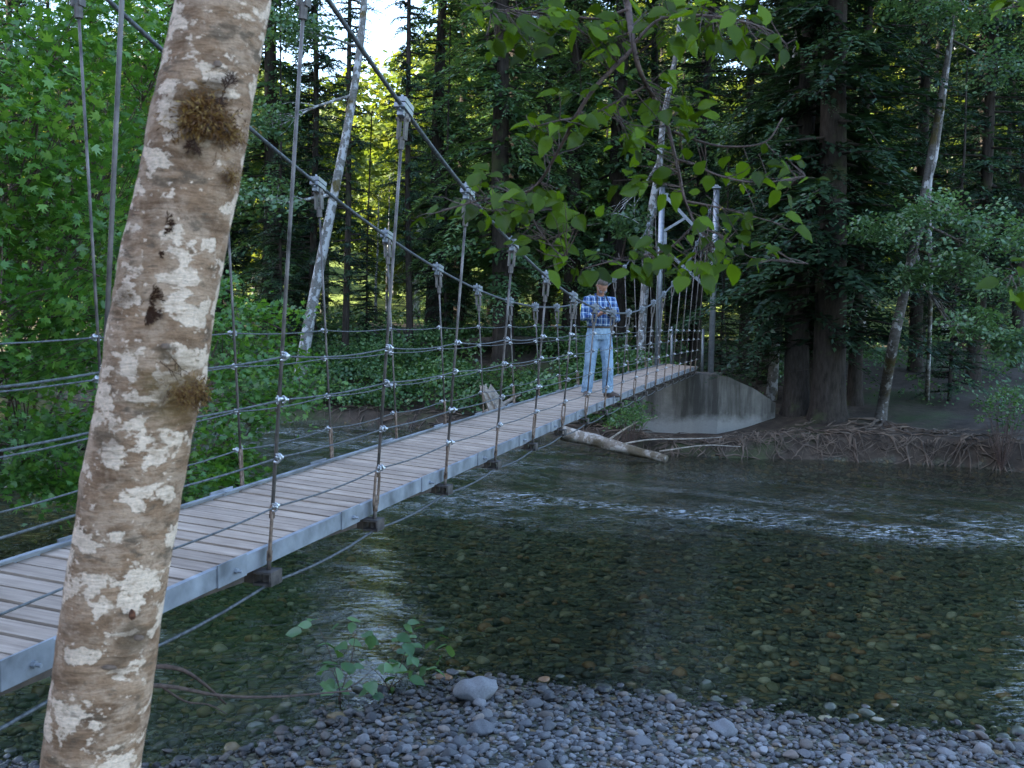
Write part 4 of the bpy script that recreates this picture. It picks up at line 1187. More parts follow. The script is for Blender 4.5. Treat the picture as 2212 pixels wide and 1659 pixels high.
def bark_near_flash_tint():  # bark colours lightened and warmed to paint in the flash light
    m = N('mottled_alder_bark_flash_tint')
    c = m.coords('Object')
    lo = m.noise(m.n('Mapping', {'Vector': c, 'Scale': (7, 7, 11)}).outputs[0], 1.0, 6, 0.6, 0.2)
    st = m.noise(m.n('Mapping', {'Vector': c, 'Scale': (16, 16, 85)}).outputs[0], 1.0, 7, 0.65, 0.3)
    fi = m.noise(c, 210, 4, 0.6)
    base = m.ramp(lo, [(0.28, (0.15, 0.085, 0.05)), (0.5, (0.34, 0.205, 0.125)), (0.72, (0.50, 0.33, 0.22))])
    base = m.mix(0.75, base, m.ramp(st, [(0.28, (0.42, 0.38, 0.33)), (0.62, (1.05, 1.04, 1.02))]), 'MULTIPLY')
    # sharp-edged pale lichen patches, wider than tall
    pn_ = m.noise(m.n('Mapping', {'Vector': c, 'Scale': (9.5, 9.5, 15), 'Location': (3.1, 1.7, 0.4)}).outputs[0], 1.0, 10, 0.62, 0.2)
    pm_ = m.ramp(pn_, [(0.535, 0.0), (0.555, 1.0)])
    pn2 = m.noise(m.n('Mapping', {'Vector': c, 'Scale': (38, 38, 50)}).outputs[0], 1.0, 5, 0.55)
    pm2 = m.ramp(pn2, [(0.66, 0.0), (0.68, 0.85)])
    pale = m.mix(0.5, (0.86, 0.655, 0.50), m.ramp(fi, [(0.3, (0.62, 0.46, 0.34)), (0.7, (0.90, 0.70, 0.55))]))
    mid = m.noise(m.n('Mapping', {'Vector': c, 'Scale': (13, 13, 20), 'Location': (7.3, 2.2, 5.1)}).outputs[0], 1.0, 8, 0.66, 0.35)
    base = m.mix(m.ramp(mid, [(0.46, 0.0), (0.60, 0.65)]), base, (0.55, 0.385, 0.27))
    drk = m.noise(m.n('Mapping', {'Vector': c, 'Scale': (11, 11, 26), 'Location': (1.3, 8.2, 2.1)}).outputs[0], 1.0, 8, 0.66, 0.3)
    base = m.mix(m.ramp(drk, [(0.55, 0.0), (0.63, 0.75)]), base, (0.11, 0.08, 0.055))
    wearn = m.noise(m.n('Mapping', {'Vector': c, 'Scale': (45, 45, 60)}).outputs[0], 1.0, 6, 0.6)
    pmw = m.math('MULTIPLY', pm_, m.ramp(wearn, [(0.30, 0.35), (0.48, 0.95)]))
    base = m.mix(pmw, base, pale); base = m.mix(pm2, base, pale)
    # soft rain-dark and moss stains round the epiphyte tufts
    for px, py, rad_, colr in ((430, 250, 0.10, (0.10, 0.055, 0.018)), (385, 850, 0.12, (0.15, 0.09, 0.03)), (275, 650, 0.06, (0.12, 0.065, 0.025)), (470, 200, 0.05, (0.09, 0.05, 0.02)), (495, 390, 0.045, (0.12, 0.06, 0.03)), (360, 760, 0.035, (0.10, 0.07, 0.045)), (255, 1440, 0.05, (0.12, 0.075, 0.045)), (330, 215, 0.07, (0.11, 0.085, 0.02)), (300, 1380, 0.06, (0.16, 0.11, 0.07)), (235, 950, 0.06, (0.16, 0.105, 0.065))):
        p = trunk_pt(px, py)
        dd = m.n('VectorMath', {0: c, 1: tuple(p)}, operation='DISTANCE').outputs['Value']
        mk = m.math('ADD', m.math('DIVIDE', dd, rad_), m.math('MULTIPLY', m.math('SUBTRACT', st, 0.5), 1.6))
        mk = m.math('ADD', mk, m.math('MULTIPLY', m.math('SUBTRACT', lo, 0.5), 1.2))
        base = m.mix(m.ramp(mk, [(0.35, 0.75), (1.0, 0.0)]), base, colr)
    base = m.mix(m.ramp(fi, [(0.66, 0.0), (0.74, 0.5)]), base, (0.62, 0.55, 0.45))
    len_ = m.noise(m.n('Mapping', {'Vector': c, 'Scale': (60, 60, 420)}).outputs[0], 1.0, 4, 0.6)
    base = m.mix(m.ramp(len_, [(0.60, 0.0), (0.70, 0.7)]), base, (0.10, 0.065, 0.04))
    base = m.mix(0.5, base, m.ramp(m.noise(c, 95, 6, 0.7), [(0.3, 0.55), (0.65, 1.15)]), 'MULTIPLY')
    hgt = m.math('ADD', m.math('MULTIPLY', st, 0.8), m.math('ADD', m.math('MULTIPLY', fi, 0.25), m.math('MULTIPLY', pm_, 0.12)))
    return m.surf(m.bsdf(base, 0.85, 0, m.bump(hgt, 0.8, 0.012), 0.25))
MAT['bark_near_flash_tint'] = bark_near_flash_tint()
MAT['knob'] = simple('reddish_bark_knob', (0.13, 0.05, 0.025), 0.8, 0, 0.5, 120, 0.6)
tb = at(160, 1880, TD)
near_tree = empty('near_alder_tree', (tb.x, tb.y, height(tb.x, tb.y)))
tag(near_tree, 'large leaning trunk with mottled pale bark and brown moss, closest to the lens', 'tree')
rings = []
NS, NR = 64, 210
for i in range(NR):
    py = 1990 - (1990 + 220) * i / (NR - 1)
    c_, hw = trunk_cr(py)
    if py > 1960: c_, hw = 160 + (1990 - py) * 0.1, 124
    if py < -140: c_ = 502.5 + (-140 - py) * 0.16; hw = 94
    cc = at(c_, py, TD); R_ = hw / FPX * TD
    ring = []
    for k_ in range(NS):
        a = 2 * PI * k_ / NS
        wob = 1 + 0.012 * math.sin(3 * a + py * 0.006) + 0.010 * math.sin(5 * a + py * 0.017) + 0.006 * math.sin(9 * a - py * 0.045) + 0.005 * math.sin(py * 0.11 + 2 * a)
        for ka, kp, kr, ks in ((PI * 1.02, 1030, 55, .06), (PI * 1.05, 722, 40, .05), (-0.15, 835, 55, .055), (-0.25, 395, 40, .04), (-1.5, 1328, 30, .03), (-1.7, 745, 30, .03), (PI, 270, 60, .04)):
            da = (a - ka + PI) % (2 * PI) - PI
            wob += ks * math.exp(-(da / 0.5) ** 2 - ((py - kp) / kr) ** 2)
        ring.append(cc + Vector((math.cos(a), math.sin(a), 0)) * R_ * wob)
    rings.append(ring)
MB().loft(rings).build('trunk', MAT['bark_near_flash_tint'], near_tree, True)
# foot below the frame, flaring into the bank
gz = height(tb.x, tb.y)
foot_top = at(160, 1988, TD)
MB().tube([foot_top + Vector((0, 0, 0.01)), Vector((foot_top.x - 0.02, TD, (foot_top.z + gz) / 2)), Vector((foot_top.x - 0.04, TD, gz - 0.2))], [0.146, 0.17, 0.26], 24).build('trunk_foot', MAT['bark_near_flash_tint'], near_tree, True)
# moss tufts: curling strands
def moss(cx_, cy_, rx, ry, n_, L, mat=MAT['moss']):
    pos, nn, dd, sz, ti = [], [], [], [], []
    for i in range(n_):
        a = random.uniform(0, 6.28); q = abs(random.gauss(0, 0.55)) * (0.75 + 0.35 * math.sin(3 * a + cx_) + 0.2 * math.sin(7 * a))
        px, py = cx_ + rx * q * math.cos(a), cy_ + ry * q * math.sin(a)
        c_, hw = trunk_cr(py)
        px = min(max(px, c_ - hw * 0.99), c_ + hw * 0.99)
        p = trunk_pt(px, py)
        ctr = at(c_, py, TD); out = (p - ctr).normalized()
        d_ = Vector((random.gauss(0, 1), random.gauss(0, 0.4), random.gauss(-0.5, 0.8))).normalized() + out * random.uniform(0.1, 1.1)
        ph = random.uniform(0, 6.28); tint_ = random.random()
        cur = p + out * 0.001
        for sgm in range(4):
            pos.append(tuple(cur)); nn.append(tuple(out + Vector((random.gauss(0, .4), random.gauss(0, .4), random.gauss(0, .4))))); dd.append(tuple(d_)); l_ = L * random.uniform(0.6, 1.2); sz.append(l_); ti.append(tint_)
            cur = cur + d_.normalized() * (l_ * 0.9)
            d_ = d_ + Vector((math.sin(ph + sgm), 0, math.cos(ph + sgm * 1.4) - 0.4)) * 0.7
    return leaf_arrays(np.array(pos), np.array(nn), np.array(dd), np.array(sz), DIAMOND, np.array(ti), 0.2)
random.seed(77)
for cx_, cy_, rx, ry, n_, L in ((440, 250, 70, 44, 800, 0.016), (340, 228, 16, 42, 160, 0.009), (498, 285, 34, 30, 170, 0.012), (400, 850, 42, 34, 520, 0.008), (430, 845, 14, 42, 260, 0.011), (498, 378, 10, 26, 130, 0.009), (290, 640, 28, 14, 60, 0.010)):
    V, F, T = moss(cx_, cy_, rx, ry, n_, L)
    o = obj('moss_tuft', fast_mesh('moss_tuft', V, F, MAT['moss'], False, {'tint': T}), near_tree); o['kind'] = 'stuff'
# flat fern-like liverworts pressed on the bark
def liverwort(px, py, ang, L, gens):
    mb = MB()
    def grow(px, py, ang, L, g_):
        pts = []
        for i in range(4):
            pts.append(trunk_pt(px + math.cos(ang) * L * i / 3, py + math.sin(ang) * L * i / 3 + 0.02 * L * math.sin(i * 2), 0.0055))
        mb.tube(pts, [0.0011 * (0.8 + 0.25 * g_)] * 4, 4, False)
        if g_ > 0:
            for f_, da in ((0.45, random.choice((-1, 1)) * 0.7), (0.75, random.choice((-1, 1)) * 0.6), (1.0, 0.45), (1.0, -0.4)):
                grow(px + math.cos(ang) * L * f_, py + math.sin(ang) * L * f_, ang + da + random.gauss(0, 0.15), L * random.uniform(0.5, 0.75), g_ - 1)
    grow(px, py, ang, L, gens)
    mb.build('liverwort', MAT['moss'], near_tree, True)
for a_ in ((262, 648, 0.1, 40, 4), (268, 640, 0.5, 30, 3), (300, 660, 0.8, 24, 3), (265, 632, 1.4, 18, 3), (322, 470, 0.5, 18, 3), (340, 500, -0.7, 22, 3), (335, 495, 0.3, 14, 2), (300, 470, 1.1, 16, 2), (440, 210, 0.2, 26, 3), (480, 200, -0.9, 22, 3), (430, 285, 1.9, 24, 3), (330, 545, 0.2, 14, 2), (345, 780, 0.7, 34, 1), (370, 770, 0.9, 32, 1)):
    liverwort(*a_)
# knots and a small bracket of bark
for px, py, w_, h_, nm in ((286, 1328, 9, 15, 'bark_knob'), (236, 1442, 20, 7, 'knot'), (300, 1378, 14, 8, 'knot'), (357, 748, 12, 8, 'knot'), (470, 138, 11, 9, 'knot')):
    p = trunk_pt(px, py); V, F = ico(2)
    V = V * np.array([w_ / FPX * TD * 0.8, 0.0045, h_ / FPX * TD * 0.8]) * (1 + 0.12 * np.sin(V * 5 + px)[:, [1, 2, 0]])
    obj(nm, fast_mesh(nm, V, F, MAT['rust' if nm == 'knot' else 'knob'], True), near_tree, Matrix.Translation(p))

# ------------------------------------------------------------------ leafy branch hanging in from above
def serrate_mesh(seed):
    r = random.Random(seed); right = [(0, 0, 0)]; left = []
    n_ = 10
    for i in range(1, n_):
        y = i / n_
        w_ = 0.43 * (math.sin(PI * y ** 0.8) ** 0.75) * (1 - 0.15 * y)
        for dy, k_ in ((0, 1.06), (0.045, 0.93)):
            right.append((w_ * k_ * r.uniform(0.96, 1.04), y + dy, w_ * 0.22)); left.append((-w_ * k_ * r.uniform(0.96, 1.04), y + dy, w_ * 0.22))
    mid = [(0, y, 0) for y in (0, 0.25, 0.5, 0.75, 1.06)]
    cur = r.uniform(-0.10, 0.18)
    V = [(0, 0, 0)] + right[1:] + [(0, 1.06, 0)] + left
    nr = len(right) - 1
    V = [(x, y, z - cur * y * y + 0.02 * math.sin(9 * y)) for x, y, z in V]
    faces = []
    # quads across each half along a folded midrib
    mids = []
    base = len(V)
    for i in range(1, nr + 1):
        y = V[i][1]; V.append((0, y, -cur * y * y - 0.015)); mids.append(base + i - 1)
    prevm, prevr, prevl = 0, 0, 0
    for i in range(1, nr + 1):
        mr, rr_, ll_ = mids[i - 1], i, nr + 1 + i
        if i == 1: faces += [(0, rr_, mr), (0, mr, ll_)]
        else: faces += [(prevm, prevr, rr_, mr), (prevm, mr, ll_, prevl)]
        prevm, prevr, prevl = mr, rr_, ll_
    tip = nr + 1
    faces += [(prevm, prevr, tip), (prevm, tip, prevl)]
    # leaf stalk
    s0 = len(V); V += [(-0.012, -0.22, 0.02), (0.012, -0.22, 0.02), (0.012, 0, 0), (-0.012, 0, 0)]; faces.append((s0, s0 + 1, s0 + 2, s0 + 3))
    me = bpy.data.meshes.new('leaf'); me.from_pydata(V, [], faces)
    at_ = me.attributes.new('tint', 'FLOAT', 'POINT'); at_.data.foreach_set('value', np.full(len(V), r.uniform(0.05, 0.95), dtype=np.float32))
    me.materials.append(MAT['near_leaf']); me.polygons.foreach_set('use_smooth', np.ones(len(me.polygons), bool)); me.update()
    return me
LEAVES = [serrate_mesh(i) for i in range(12)]
def leafy_branch(label, twigs, clusters, depth, jitter, lsize):
    root = empty('leafy_branch', at(*twigs[0][0][0], depth)); tag(root, label, 'branch', 'alder branches hanging into view')
    ctrl = []
    for pts, r0, r1 in twigs:
        P_ = catmull([at(x, y, depth + 0.12 * math.sin(x * 0.011 + y * 0.017)) for x, y in pts], 5)
        ctrl += P_
        MB().tube(P_, [r0 + (r1 - r0) * i / (len(P_) - 1) for i in range(len(P_))], 7).build('twig', MAT['twig'], root, True)
    st = MB(); cnt = 0
    for cx_, cy_, n_ in clusters:
        for q in range(n_):
            if cnt >= 296: break
            px, py = cx_ + random.gauss(0, 25), cy_ + random.gauss(0, 16)
            if 1262 < px < 1352 and py > 588: py = 588 - random.uniform(0, 25)
            d_ = depth + random.gauss(0, jitter)
            p = at(px, py, d_)
            near = min(ctrl, key=lambda c_: (c_ - p).length_squared)
            away = (p - near); 
            if away.length > 0.02: away.normalize()
            dr = (away * 0.6 + RIGHT * random.gauss(0, 0.8) + Vector((0, 0, random.gauss(-0.35, 0.35))) + Vector((0, random.gauss(0, 0.4), 0))).normalized()
            nrm_ = Vector((random.gauss(0, 0.35), random.gauss(-0.55, 0.4), 0.75 + random.gauss(0, 0.25))).normalized()
            y_ = dr; x_ = y_.cross(nrm_).normalized(); z_ = x_.cross(y_)
            s_ = lsize * random.uniform(0.55, 1.3)
            m_ = Matrix.Identity(4)
            for i, v in enumerate((x_ * random.uniform(0.8, 1.12), y_, z_ * random.uniform(0.5, 2.2))): m_[0][i], m_[1][i], m_[2][i] = v * s_
            m_[0][3], m_[1][3], m_[2][3] = p
            obj('leaf', LEAVES[random.randrange(12)], root, m_); cnt += 1
            foot_ = p - dr * (0.2 * s_)
            if (foot_ - near).length < 0.30: st.tube(wobble(near, foot_, 3, 0.06), [0.0022, 0.0018, 0.0014, 0.0010], 4, False)
    o = st.build('leaf_stalks', MAT['twig'], root, True); o['kind'] = 'stuff'
random.seed(41)
leafy_branch('alder branch of broad toothed leaves hanging left over the main cable',
    [([(2900, -1500), (2100, -1150), (1520, -620), (1340, -160), (1355, 0), (1368, 95)], 0.030, 0.010),
     ([(1368, 105), (1288, 186), (1242, 255), (1209, 320), (1154, 405), (1080, 425), (1016, 438), (935, 462)], 0.008, 0.0025),
     ([(1357, 20), (1290, 40), (1200, 30), (1060, 20)], 0.006, 0.002), ([(1365, 70), (1320, 85), (1290, 95)], 0.004, 0.002), ([(1154, 405), (1150, 470), (1190, 530), (1225, 565)], 0.004, 0.002), ([(1242, 255), (1200, 262), (1150, 275)], 0.004, 0.002)],
    [(1060, 20, 14), (1120, 45, 17), (1180, 35, 16), (1220, 60, 13), (1085, 95, 7), (1270, 45, 12), (1300, 90, 12), (1340, 50, 10), (1340, 95, 7), (1150, 110, 6),
     (1230, 185, 4), (1265, 190, 4), (1145, 265, 6), (1180, 280, 8), (1165, 300, 6), (1215, 285, 4), (1255, 255, 7), (1245, 275, 3),
     (930, 470, 4), (1000, 440, 7), (1060, 400, 8), (1110, 440, 12), (1090, 470, 9), (1150, 480, 10), (1170, 420, 11), (1210, 440, 9), (1235, 460, 5), (1140, 510, 7), (1180, 520, 6), (1220, 560, 7), (1190, 540, 5), (1050, 455, 6)],
    3.5, 0.14, 0.061)
leafy_branch('alder branch of broad toothed leaves hanging before the bridge tower',
    [([(1362, 60), (1370, 110), (1386, 163), (1415, 216), (1441, 271), (1457, 333), (1469, 385), (1480, 434), (1506, 490), (1545, 530)], 0.010, 0.003),
     ([(1395, 186), (1340, 215), (1291, 242)], 0.005, 0.002), ([(1455, 285), (1510, 305), (1572, 317), (1653, 307), (1690, 255)], 0.005, 0.002),
     ([(1462, 345), (1500, 355), (1552, 379), (1640, 395), (1740, 380)], 0.005, 0.002), ([(1506, 490), (1560, 510), (1620, 555), (1745, 570)], 0.004, 0.002),
     ([(1500, 485), (1440, 540), (1360, 555), (1260, 580)], 0.004, 0.002), ([(1368, 95), (1430, 40), (1540, 35), (1650, 60), (1700, 95)], 0.006, 0.002), ([(1480, 434), (1560, 450), (1690, 485)], 0.004, 0.002)],
    [(1420, 25, 11), (1480, 30, 14), (1540, 35, 14), (1600, 45, 13), (1650, 70, 9), (1560, 90, 7), (1450, 70, 9), (1640, 110, 4), (1690, 95, 4), (1510, 80, 7),
     (1325, 195, 4), (1350, 260, 6), (1360, 290, 7), (1390, 300, 6), (1370, 325, 4), (1340, 245, 3), (1420, 180, 7), (1450, 200, 7), (1460, 225, 5), (1490, 240, 4), (1450, 260, 5), (1500, 280, 4),
     (1410, 370, 4), (1360, 385, 5), (1390, 395, 4), (1460, 345, 2), (1490, 375, 4), (1440, 400, 2), (1590, 370, 6), (1640, 380, 6), (1690, 350, 6), (1730, 380, 4), (1680, 390, 4),
     (1520, 450, 3), (1560, 450, 3), (1490, 500, 3), (1560, 490, 4), (1610, 480, 6), (1650, 490, 4), (1690, 480, 3), (1285, 598, 3), (1300, 570, 4), (1340, 560, 7), (1400, 540, 7), (1430, 560, 7), (1380, 590, 4), (1460, 540, 6), (1480, 590, 5), (1520, 560, 7), (1560, 540, 6), (1540, 610, 3), (1600, 560, 7), (1640, 550, 5), (1680, 590, 4), (1720, 560, 5), (1740, 570, 3)],
    3.5, 0.14, 0.061)
leafy_branch('sprig of bright leaves at the upper edge of the picture', [([(3100, -420), (2700, -260), (2320, -40), (2260, 0), (2190, 15)], 0.010, 0.002)], [(2195, 15, 4), (2225, 10, 4)], 3.2, 0.06, 0.07)
leafy_branch('sprig of bright leaves beside the leafy alder boughs', [([(3100, 250), (2700, 430), (2330, 560), (2260, 575), (2185, 595)], 0.010, 0.002)], [(2205, 585, 3), (2190, 612, 3), (2225, 600, 3)], 3.2, 0.06, 0.06)

# ------------------------------------------------------------------ saplings and bare twigs at the near shore
def sapling(label, foot, tips, leafs, depth, lsize):
    b_ = at(*foot, depth); gz_ = height(b_.x, b_.y)
    root = empty('shore_sapling', (b_.x, b_.y, gz_)); tag(root, label, 'sapling', 'saplings at the near shore')
    low_ = Vector((b_.x, b_.y, min(gz_, b_.z) - 0.02))
    for x, y in tips:
        P_ = catmull([low_, b_, at((foot[0] + x) / 2 + 6, (foot[1] + y) / 2, depth), at(x, y, depth)], 4)
        MB().tube(P_, [0.008 - 0.006 * i / (len(P_) - 1) for i in range(len(P_))], 6).build('stem', MAT['twig'], root, True)
    for x, y, n_ in leafs:
        for q in range(n_):
            p = at(x + random.gauss(0, 17), y + random.gauss(0, 9), depth + random.gauss(0, 0.15))
            dr = Vector((random.gauss(0, 1), random.gauss(0, 0.6), random.gauss(-0.2, 0.3))).normalized(); nrm_ = Vector((random.gauss(0, .35), random.gauss(-.2, .3), 1)).normalized()
            x_ = dr.cross(nrm_).normalized(); z_ = x_.cross(dr); s_ = lsize * random.uniform(0.7, 1.2)
            m_ = Matrix.Identity(4)
            for i, v in enumerate((x_, dr, z_)): m_[0][i], m_[1][i], m_[2][i] = v * s_
            m_[0][3], m_[1][3], m_[2][3] = p
            obj('leaf', LEAVES2[random.randrange(6)], root, m_)
LEAVES2 = []
for i in range(6):
    me = LEAVES[i].copy(); me.materials.clear(); me.materials.append(MAT['shrub']); LEAVES2.append(me)
random.seed(19)
sapling('thin leafy sapling before the white glint on the water', (735, 1500), [(768, 1365), (688, 1352), (700, 1420), (810, 1440)], [(690, 1352, 3), (740, 1345, 3), (790, 1375, 5), (720, 1400, 4), (700, 1440, 4), (760, 1430, 5), (740, 1470, 5), (800, 1480, 5), (820, 1440, 4), (715, 1490, 4)], 8.7, 0.13)
sapling('thin leafy sapling at the tip of the gravel bar', (840, 1490), [(885, 1370), (930, 1400), (800, 1440)], [(880, 1380, 3), (860, 1400, 4), (900, 1420, 4), (850, 1440, 4), (880, 1350, 3), (930, 1360, 3), (960, 1375, 3), (920, 1440, 4), (890, 1460, 4), (850, 1480, 4)], 9.0, 0.13)
stick('bare twig arching up from the shallows beside the mottled trunk', [at(300, 1455, 5.6), at(345, 1440, 5.6), at(400, 1450, 5.7), at(450, 1485, 5.8), at(487, 1520, 6.2)], 0.017, 'twig', 'bare_twig', 'bare twigs over the near water')
stick('long bare twig stretching from the mottled trunk towards the saplings', [at(310, 1480, 5.4), at(380, 1485, 5.6), at(480, 1503, 5.9), at(600, 1505, 6.2), at(760, 1492, 6.5)], 0.014, 'twig', 'bare_twig', 'bare twigs over the near water')
stick('thin forked twig dipping into the dark shallows', [at(345, 1480, 5.5), at(400, 1515, 5.7), at(450, 1522, 5.9), at(490, 1542, 6.1)], 0.008, 'twig', 'bare_twig', 'bare twigs over the near water')

# ------------------------------------------------------------------ the man on the bridge, looking down at his camera
def remesh(mb, name, mat, voxel, parent, m, smooth_it=6, extra=None):
    """fuse overlapping pieces into one continuous skin"""
    tmp = bpy.data.objects.new('tmp', mb.mesh('tmp')); col.objects.link(tmp)
    md = tmp.modifiers.new('r', 'REMESH'); md.mode = 'VOXEL'; md.voxel_size = voxel
    ms = tmp.modifiers.new('s', 'SMOOTH'); ms.iterations = smooth_it; ms.factor = 0.5
    dg = bpy.context.evaluated_depsgraph_get(); dg.update()
    me = bpy.data.meshes.new_from_object(tmp.evaluated_get(dg)); me.name = name
    bpy.data.objects.remove(tmp)
    me.materials.clear(); me.materials.append(mat)
    me.polygons.foreach_set('use_smooth', np.ones(len(me.polygons), bool))
    return obj(name, me, parent, m)
def ball(mb, c, r_, n_=12):
    c = Vector(c); rx, ry, rz = r_
    mb.loft([ellring(c + Vector((0, 0, rz * math.sin(t))), max(1e-3, rx * math.cos(t)), max(1e-3, ry * math.cos(t)), n_) for t in np.linspace(-PI/2 + 0.12, PI/2 - 0.12, 9)])
def skin(): return simple('skin', (0.34, 0.17, 0.11), 0.55, 0, 0.1, 40)
def plaid():
    m = N('blue_plaid_cotton'); c = m.coords('Object'); s = m.n('SeparateXYZ', {'Vector': c})
    def bands(v, period, w, off=0.0):
        f = m.math('FRACT', m.math('ADD', m.math('DIVIDE', v, period), off)); return m.math('LESS_THAN', f, w)
    base = m.mix(m.math('MULTIPLY', m.math('ADD', bands(s.outputs['X'], 0.085, 0.5), bands(s.outputs['Z'], 0.085, 0.5)), 0.5), (0.10, 0.21, 0.42), (0.022, 0.05, 0.16))
    w_ = m.math('ADD', m.math('ADD', bands(s.outputs['X'], 0.085, 0.13, 0.3), bands(s.outputs['X'], 0.085, 0.05, 0.62)), m.math('MULTIPLY', bands(s.outputs['Z'], 0.085, 0.11, 0.2), 0.8))
    colr = m.mix(m.math('MULTIPLY', w_, 0.55, True), base, (0.66, 0.74, 0.82))
    nz = m.noise(c, 9, 4)
    return m.surf(m.bsdf(colr, 0.85, 0, m.bump(m.noise(c, 13, 4, 0.5, 1.0), 1.0, 0.05), 0.2))
def denim():
    m = N('faded_denim'); c = m.coords('Object')
    a = m.noise(c, 5, 5, 0.6); b = m.noise(m.n('Mapping', {'Vector': c, 'Scale': (30, 30, 6)}).outputs[0], 1.0, 5)
    colr = m.ramp(a, [(0.3, (0.13, 0.21, 0.31)), (0.55, (0.24, 0.34, 0.45)), (0.75, (0.33, 0.44, 0.54))])
    return m.surf(m.bsdf(colr, 0.9, 0, m.bump(m.noise(m.n('Mapping', {'Vector': c, 'Scale': (16, 16, 9), 'Rotation': (0, 0.5, 0)}).outputs[0], 1.0, 4, 0.5, 0.8), 1.0, 0.05), 0.15))
MAT['skin'] = skin(); MAT['plaid'] = plaid(); MAT['denim'] = denim()
MAT['hair'] = simple('grey_brown_hair', (0.075, 0.055, 0.042), 0.7, 0, 0.4, 90, 0.4)
MAT['leather'] = simple('dark_leather', (0.035, 0.025, 0.02), 0.6, 0, 0.2, 30)
MAT['shoe'] = simple('brown_shoe_leather', (0.07, 0.05, 0.04), 0.65, 0, 0.25, 30)
MAT['black'] = simple('black_plastic', (0.015, 0.015, 0.017), 0.4, 0, 0.1, 30)
MAT['silver'] = simple('silver_metal', (0.55, 0.56, 0.58), 0.3, 0.6, 0.1, 30)
MAT['glass'] = simple('lens_glass', (0.03, 0.035, 0.045), 0.08, 0.2, 0.1, 10, 0, 0.8)

mu = 7.78
mp_ = bp(mu, 0.17, 0.084)
MH = Matrix.Translation(mp_) @ Matrix.Rotation(math.atan2(mp_.x, mp_.y) * -1.0 + 0.30, 4, 'Z')     # local -Y is his front, towards the lens
man = empty('person', m=MH)
tag(man, 'man in blue plaid shirt and faded jeans looking down at a camera', 'person')
# skeleton points (x: picture right, y: away from lens, z up)
HIPS = [(-0.095, 0.0, 0.93), (0.095, 0.0, 0.93)]
KNEES = [(-0.135, -0.02, 0.50), (0.125, -0.075, 0.50)]
ANK = [(-0.165, 0.03, 0.085), (0.145, -0.05, 0.085)]
SHO = [(-0.195, 0.01, 1.45), (0.195, 0.01, 1.45)]
ELB = [(-0.262, -0.03, 1.18), (0.268, -0.02, 1.165)]
WRI = [(-0.085, -0.27, 1.235), (0.105, -0.27, 1.235)]
HEADC = Vector((0.005, -0.075, 1.655))
tilt = Matrix.Translation(HEADC) @ Matrix.Rotation(0.92, 4, 'X') @ Matrix.Rotation(0.08, 4, 'Y')      # chin down
body = MB()
def seg(mb, pts, rad, flat=1.0, n_=12):
    mb.tube([Vector(p) for p in pts], rad, n_)
for s_ in (0, 1):
    sg = -1 if s_ == 0 else 1
    seg(body, [HIPS[s_], KNEES[s_], ANK[s_], (ANK[s_][0], ANK[s_][1], 0.03)], [0.075, 0.052, 0.036, 0.036])
    seg(body, [(ANK[s_][0], 0.03, 0.045), (ANK[s_][0], -0.01, 0.04)], [0.032, 0.030])
    seg(body, [(0, 0.01, 1.45), SHO[s_], ELB[s_], WRI[s_]], [0.06, 0.055, 0.040, 0.026])
    # hand: palm, four fingers round the camera body, thumb on its back
    w = Vector(WRI[s_]); palm = w + Vector((-0.035 * sg, -0.045, 0.035))
    seg(body, [w, palm], [0.028, 0.033])
    for k_ in range(4):
        b_ = palm + Vector((-0.012 * sg, -0.020 - 0.004 * k_, 0.028 - 0.018 * k_))
        L = (0.055, 0.062, 0.058, 0.046)[k_]
        seg(body, [palm + Vector((0, -0.005, 0.022 - 0.014 * k_)), b_ + Vector((0, -0.022, 0.004)), b_ + Vector((-0.6 * L * sg, -0.026, 0.002)), b_ + Vector((-L * sg, -0.012, -0.004))], [0.0115, 0.0105, 0.0095, 0.008], n_=8)
    seg(body, [w + Vector((-0.01 * sg, -0.02, 0.03)), palm + Vector((-0.012 * sg, 0.022, 0.045)), palm + Vector((-0.045 * sg, 0.022, 0.052))], [0.014, 0.012, 0.009], n_=8)
body.loft([ellring((0, 0.0, z), rx, ry, 14) for z, rx, ry in ((0.86, 0.13, 0.10), (0.95, 0.165, 0.115), (1.08, 0.155, 0.115), (1.25, 0.165, 0.115), (1.38, 0.175, 0.11), (1.47, 0.13, 0.085), (1.50, 0.07, 0.06))])
seg(body, [(0, 0.005, 1.46), (0, -0.03, 1.56), tuple(HEADC)], [0.062, 0.055, 0.055])
hd = []
for t, rx, ry, oy in ((-0.118, 0.030, 0.030, -0.045), (-0.10, 0.048, 0.052, -0.030), (-0.06, 0.064, 0.078, -0.010), (-0.02, 0.071, 0.090, 0.0), (0.02, 0.075, 0.096, 0.004), (0.06, 0.074, 0.093, 0.008), (0.09, 0.062, 0.076, 0.012), (0.112, 0.036, 0.046, 0.014)):
    hd.append([tilt @ p for p in ellring((0, oy, t), rx, ry, 16)])
body.loft(hd)
nose = [tilt @ Vector(p) for p in ((0, -0.085, 0.01), (0, -0.112, -0.030), (0, -0.095, -0.042))]
body.tube(nose, [0.010, 0.016, 0.012], 8)
for sg in (-1, 1):
    body.tube([tilt @ Vector((sg * 0.072, 0.012, -0.03)), tilt @ Vector((sg * 0.083, 0.016, 0.0)), tilt @ Vector((sg * 0.076, 0.018, 0.026))], [0.010, 0.016, 0.012], 8)
    body.tube([tilt @ Vector((sg * 0.012, -0.092, 0.022)), tilt @ Vector((sg * 0.055, -0.078, 0.022))], [0.010, 0.009], 6)
body.tube([tilt @ Vector((-0.025, -0.083, -0.068)), tilt @ Vector((0.025, -0.083, -0.068))], [0.009, 0.009], 6)
remesh(body, 'body', MAT['skin'], 0.0075, man, MH, 3)
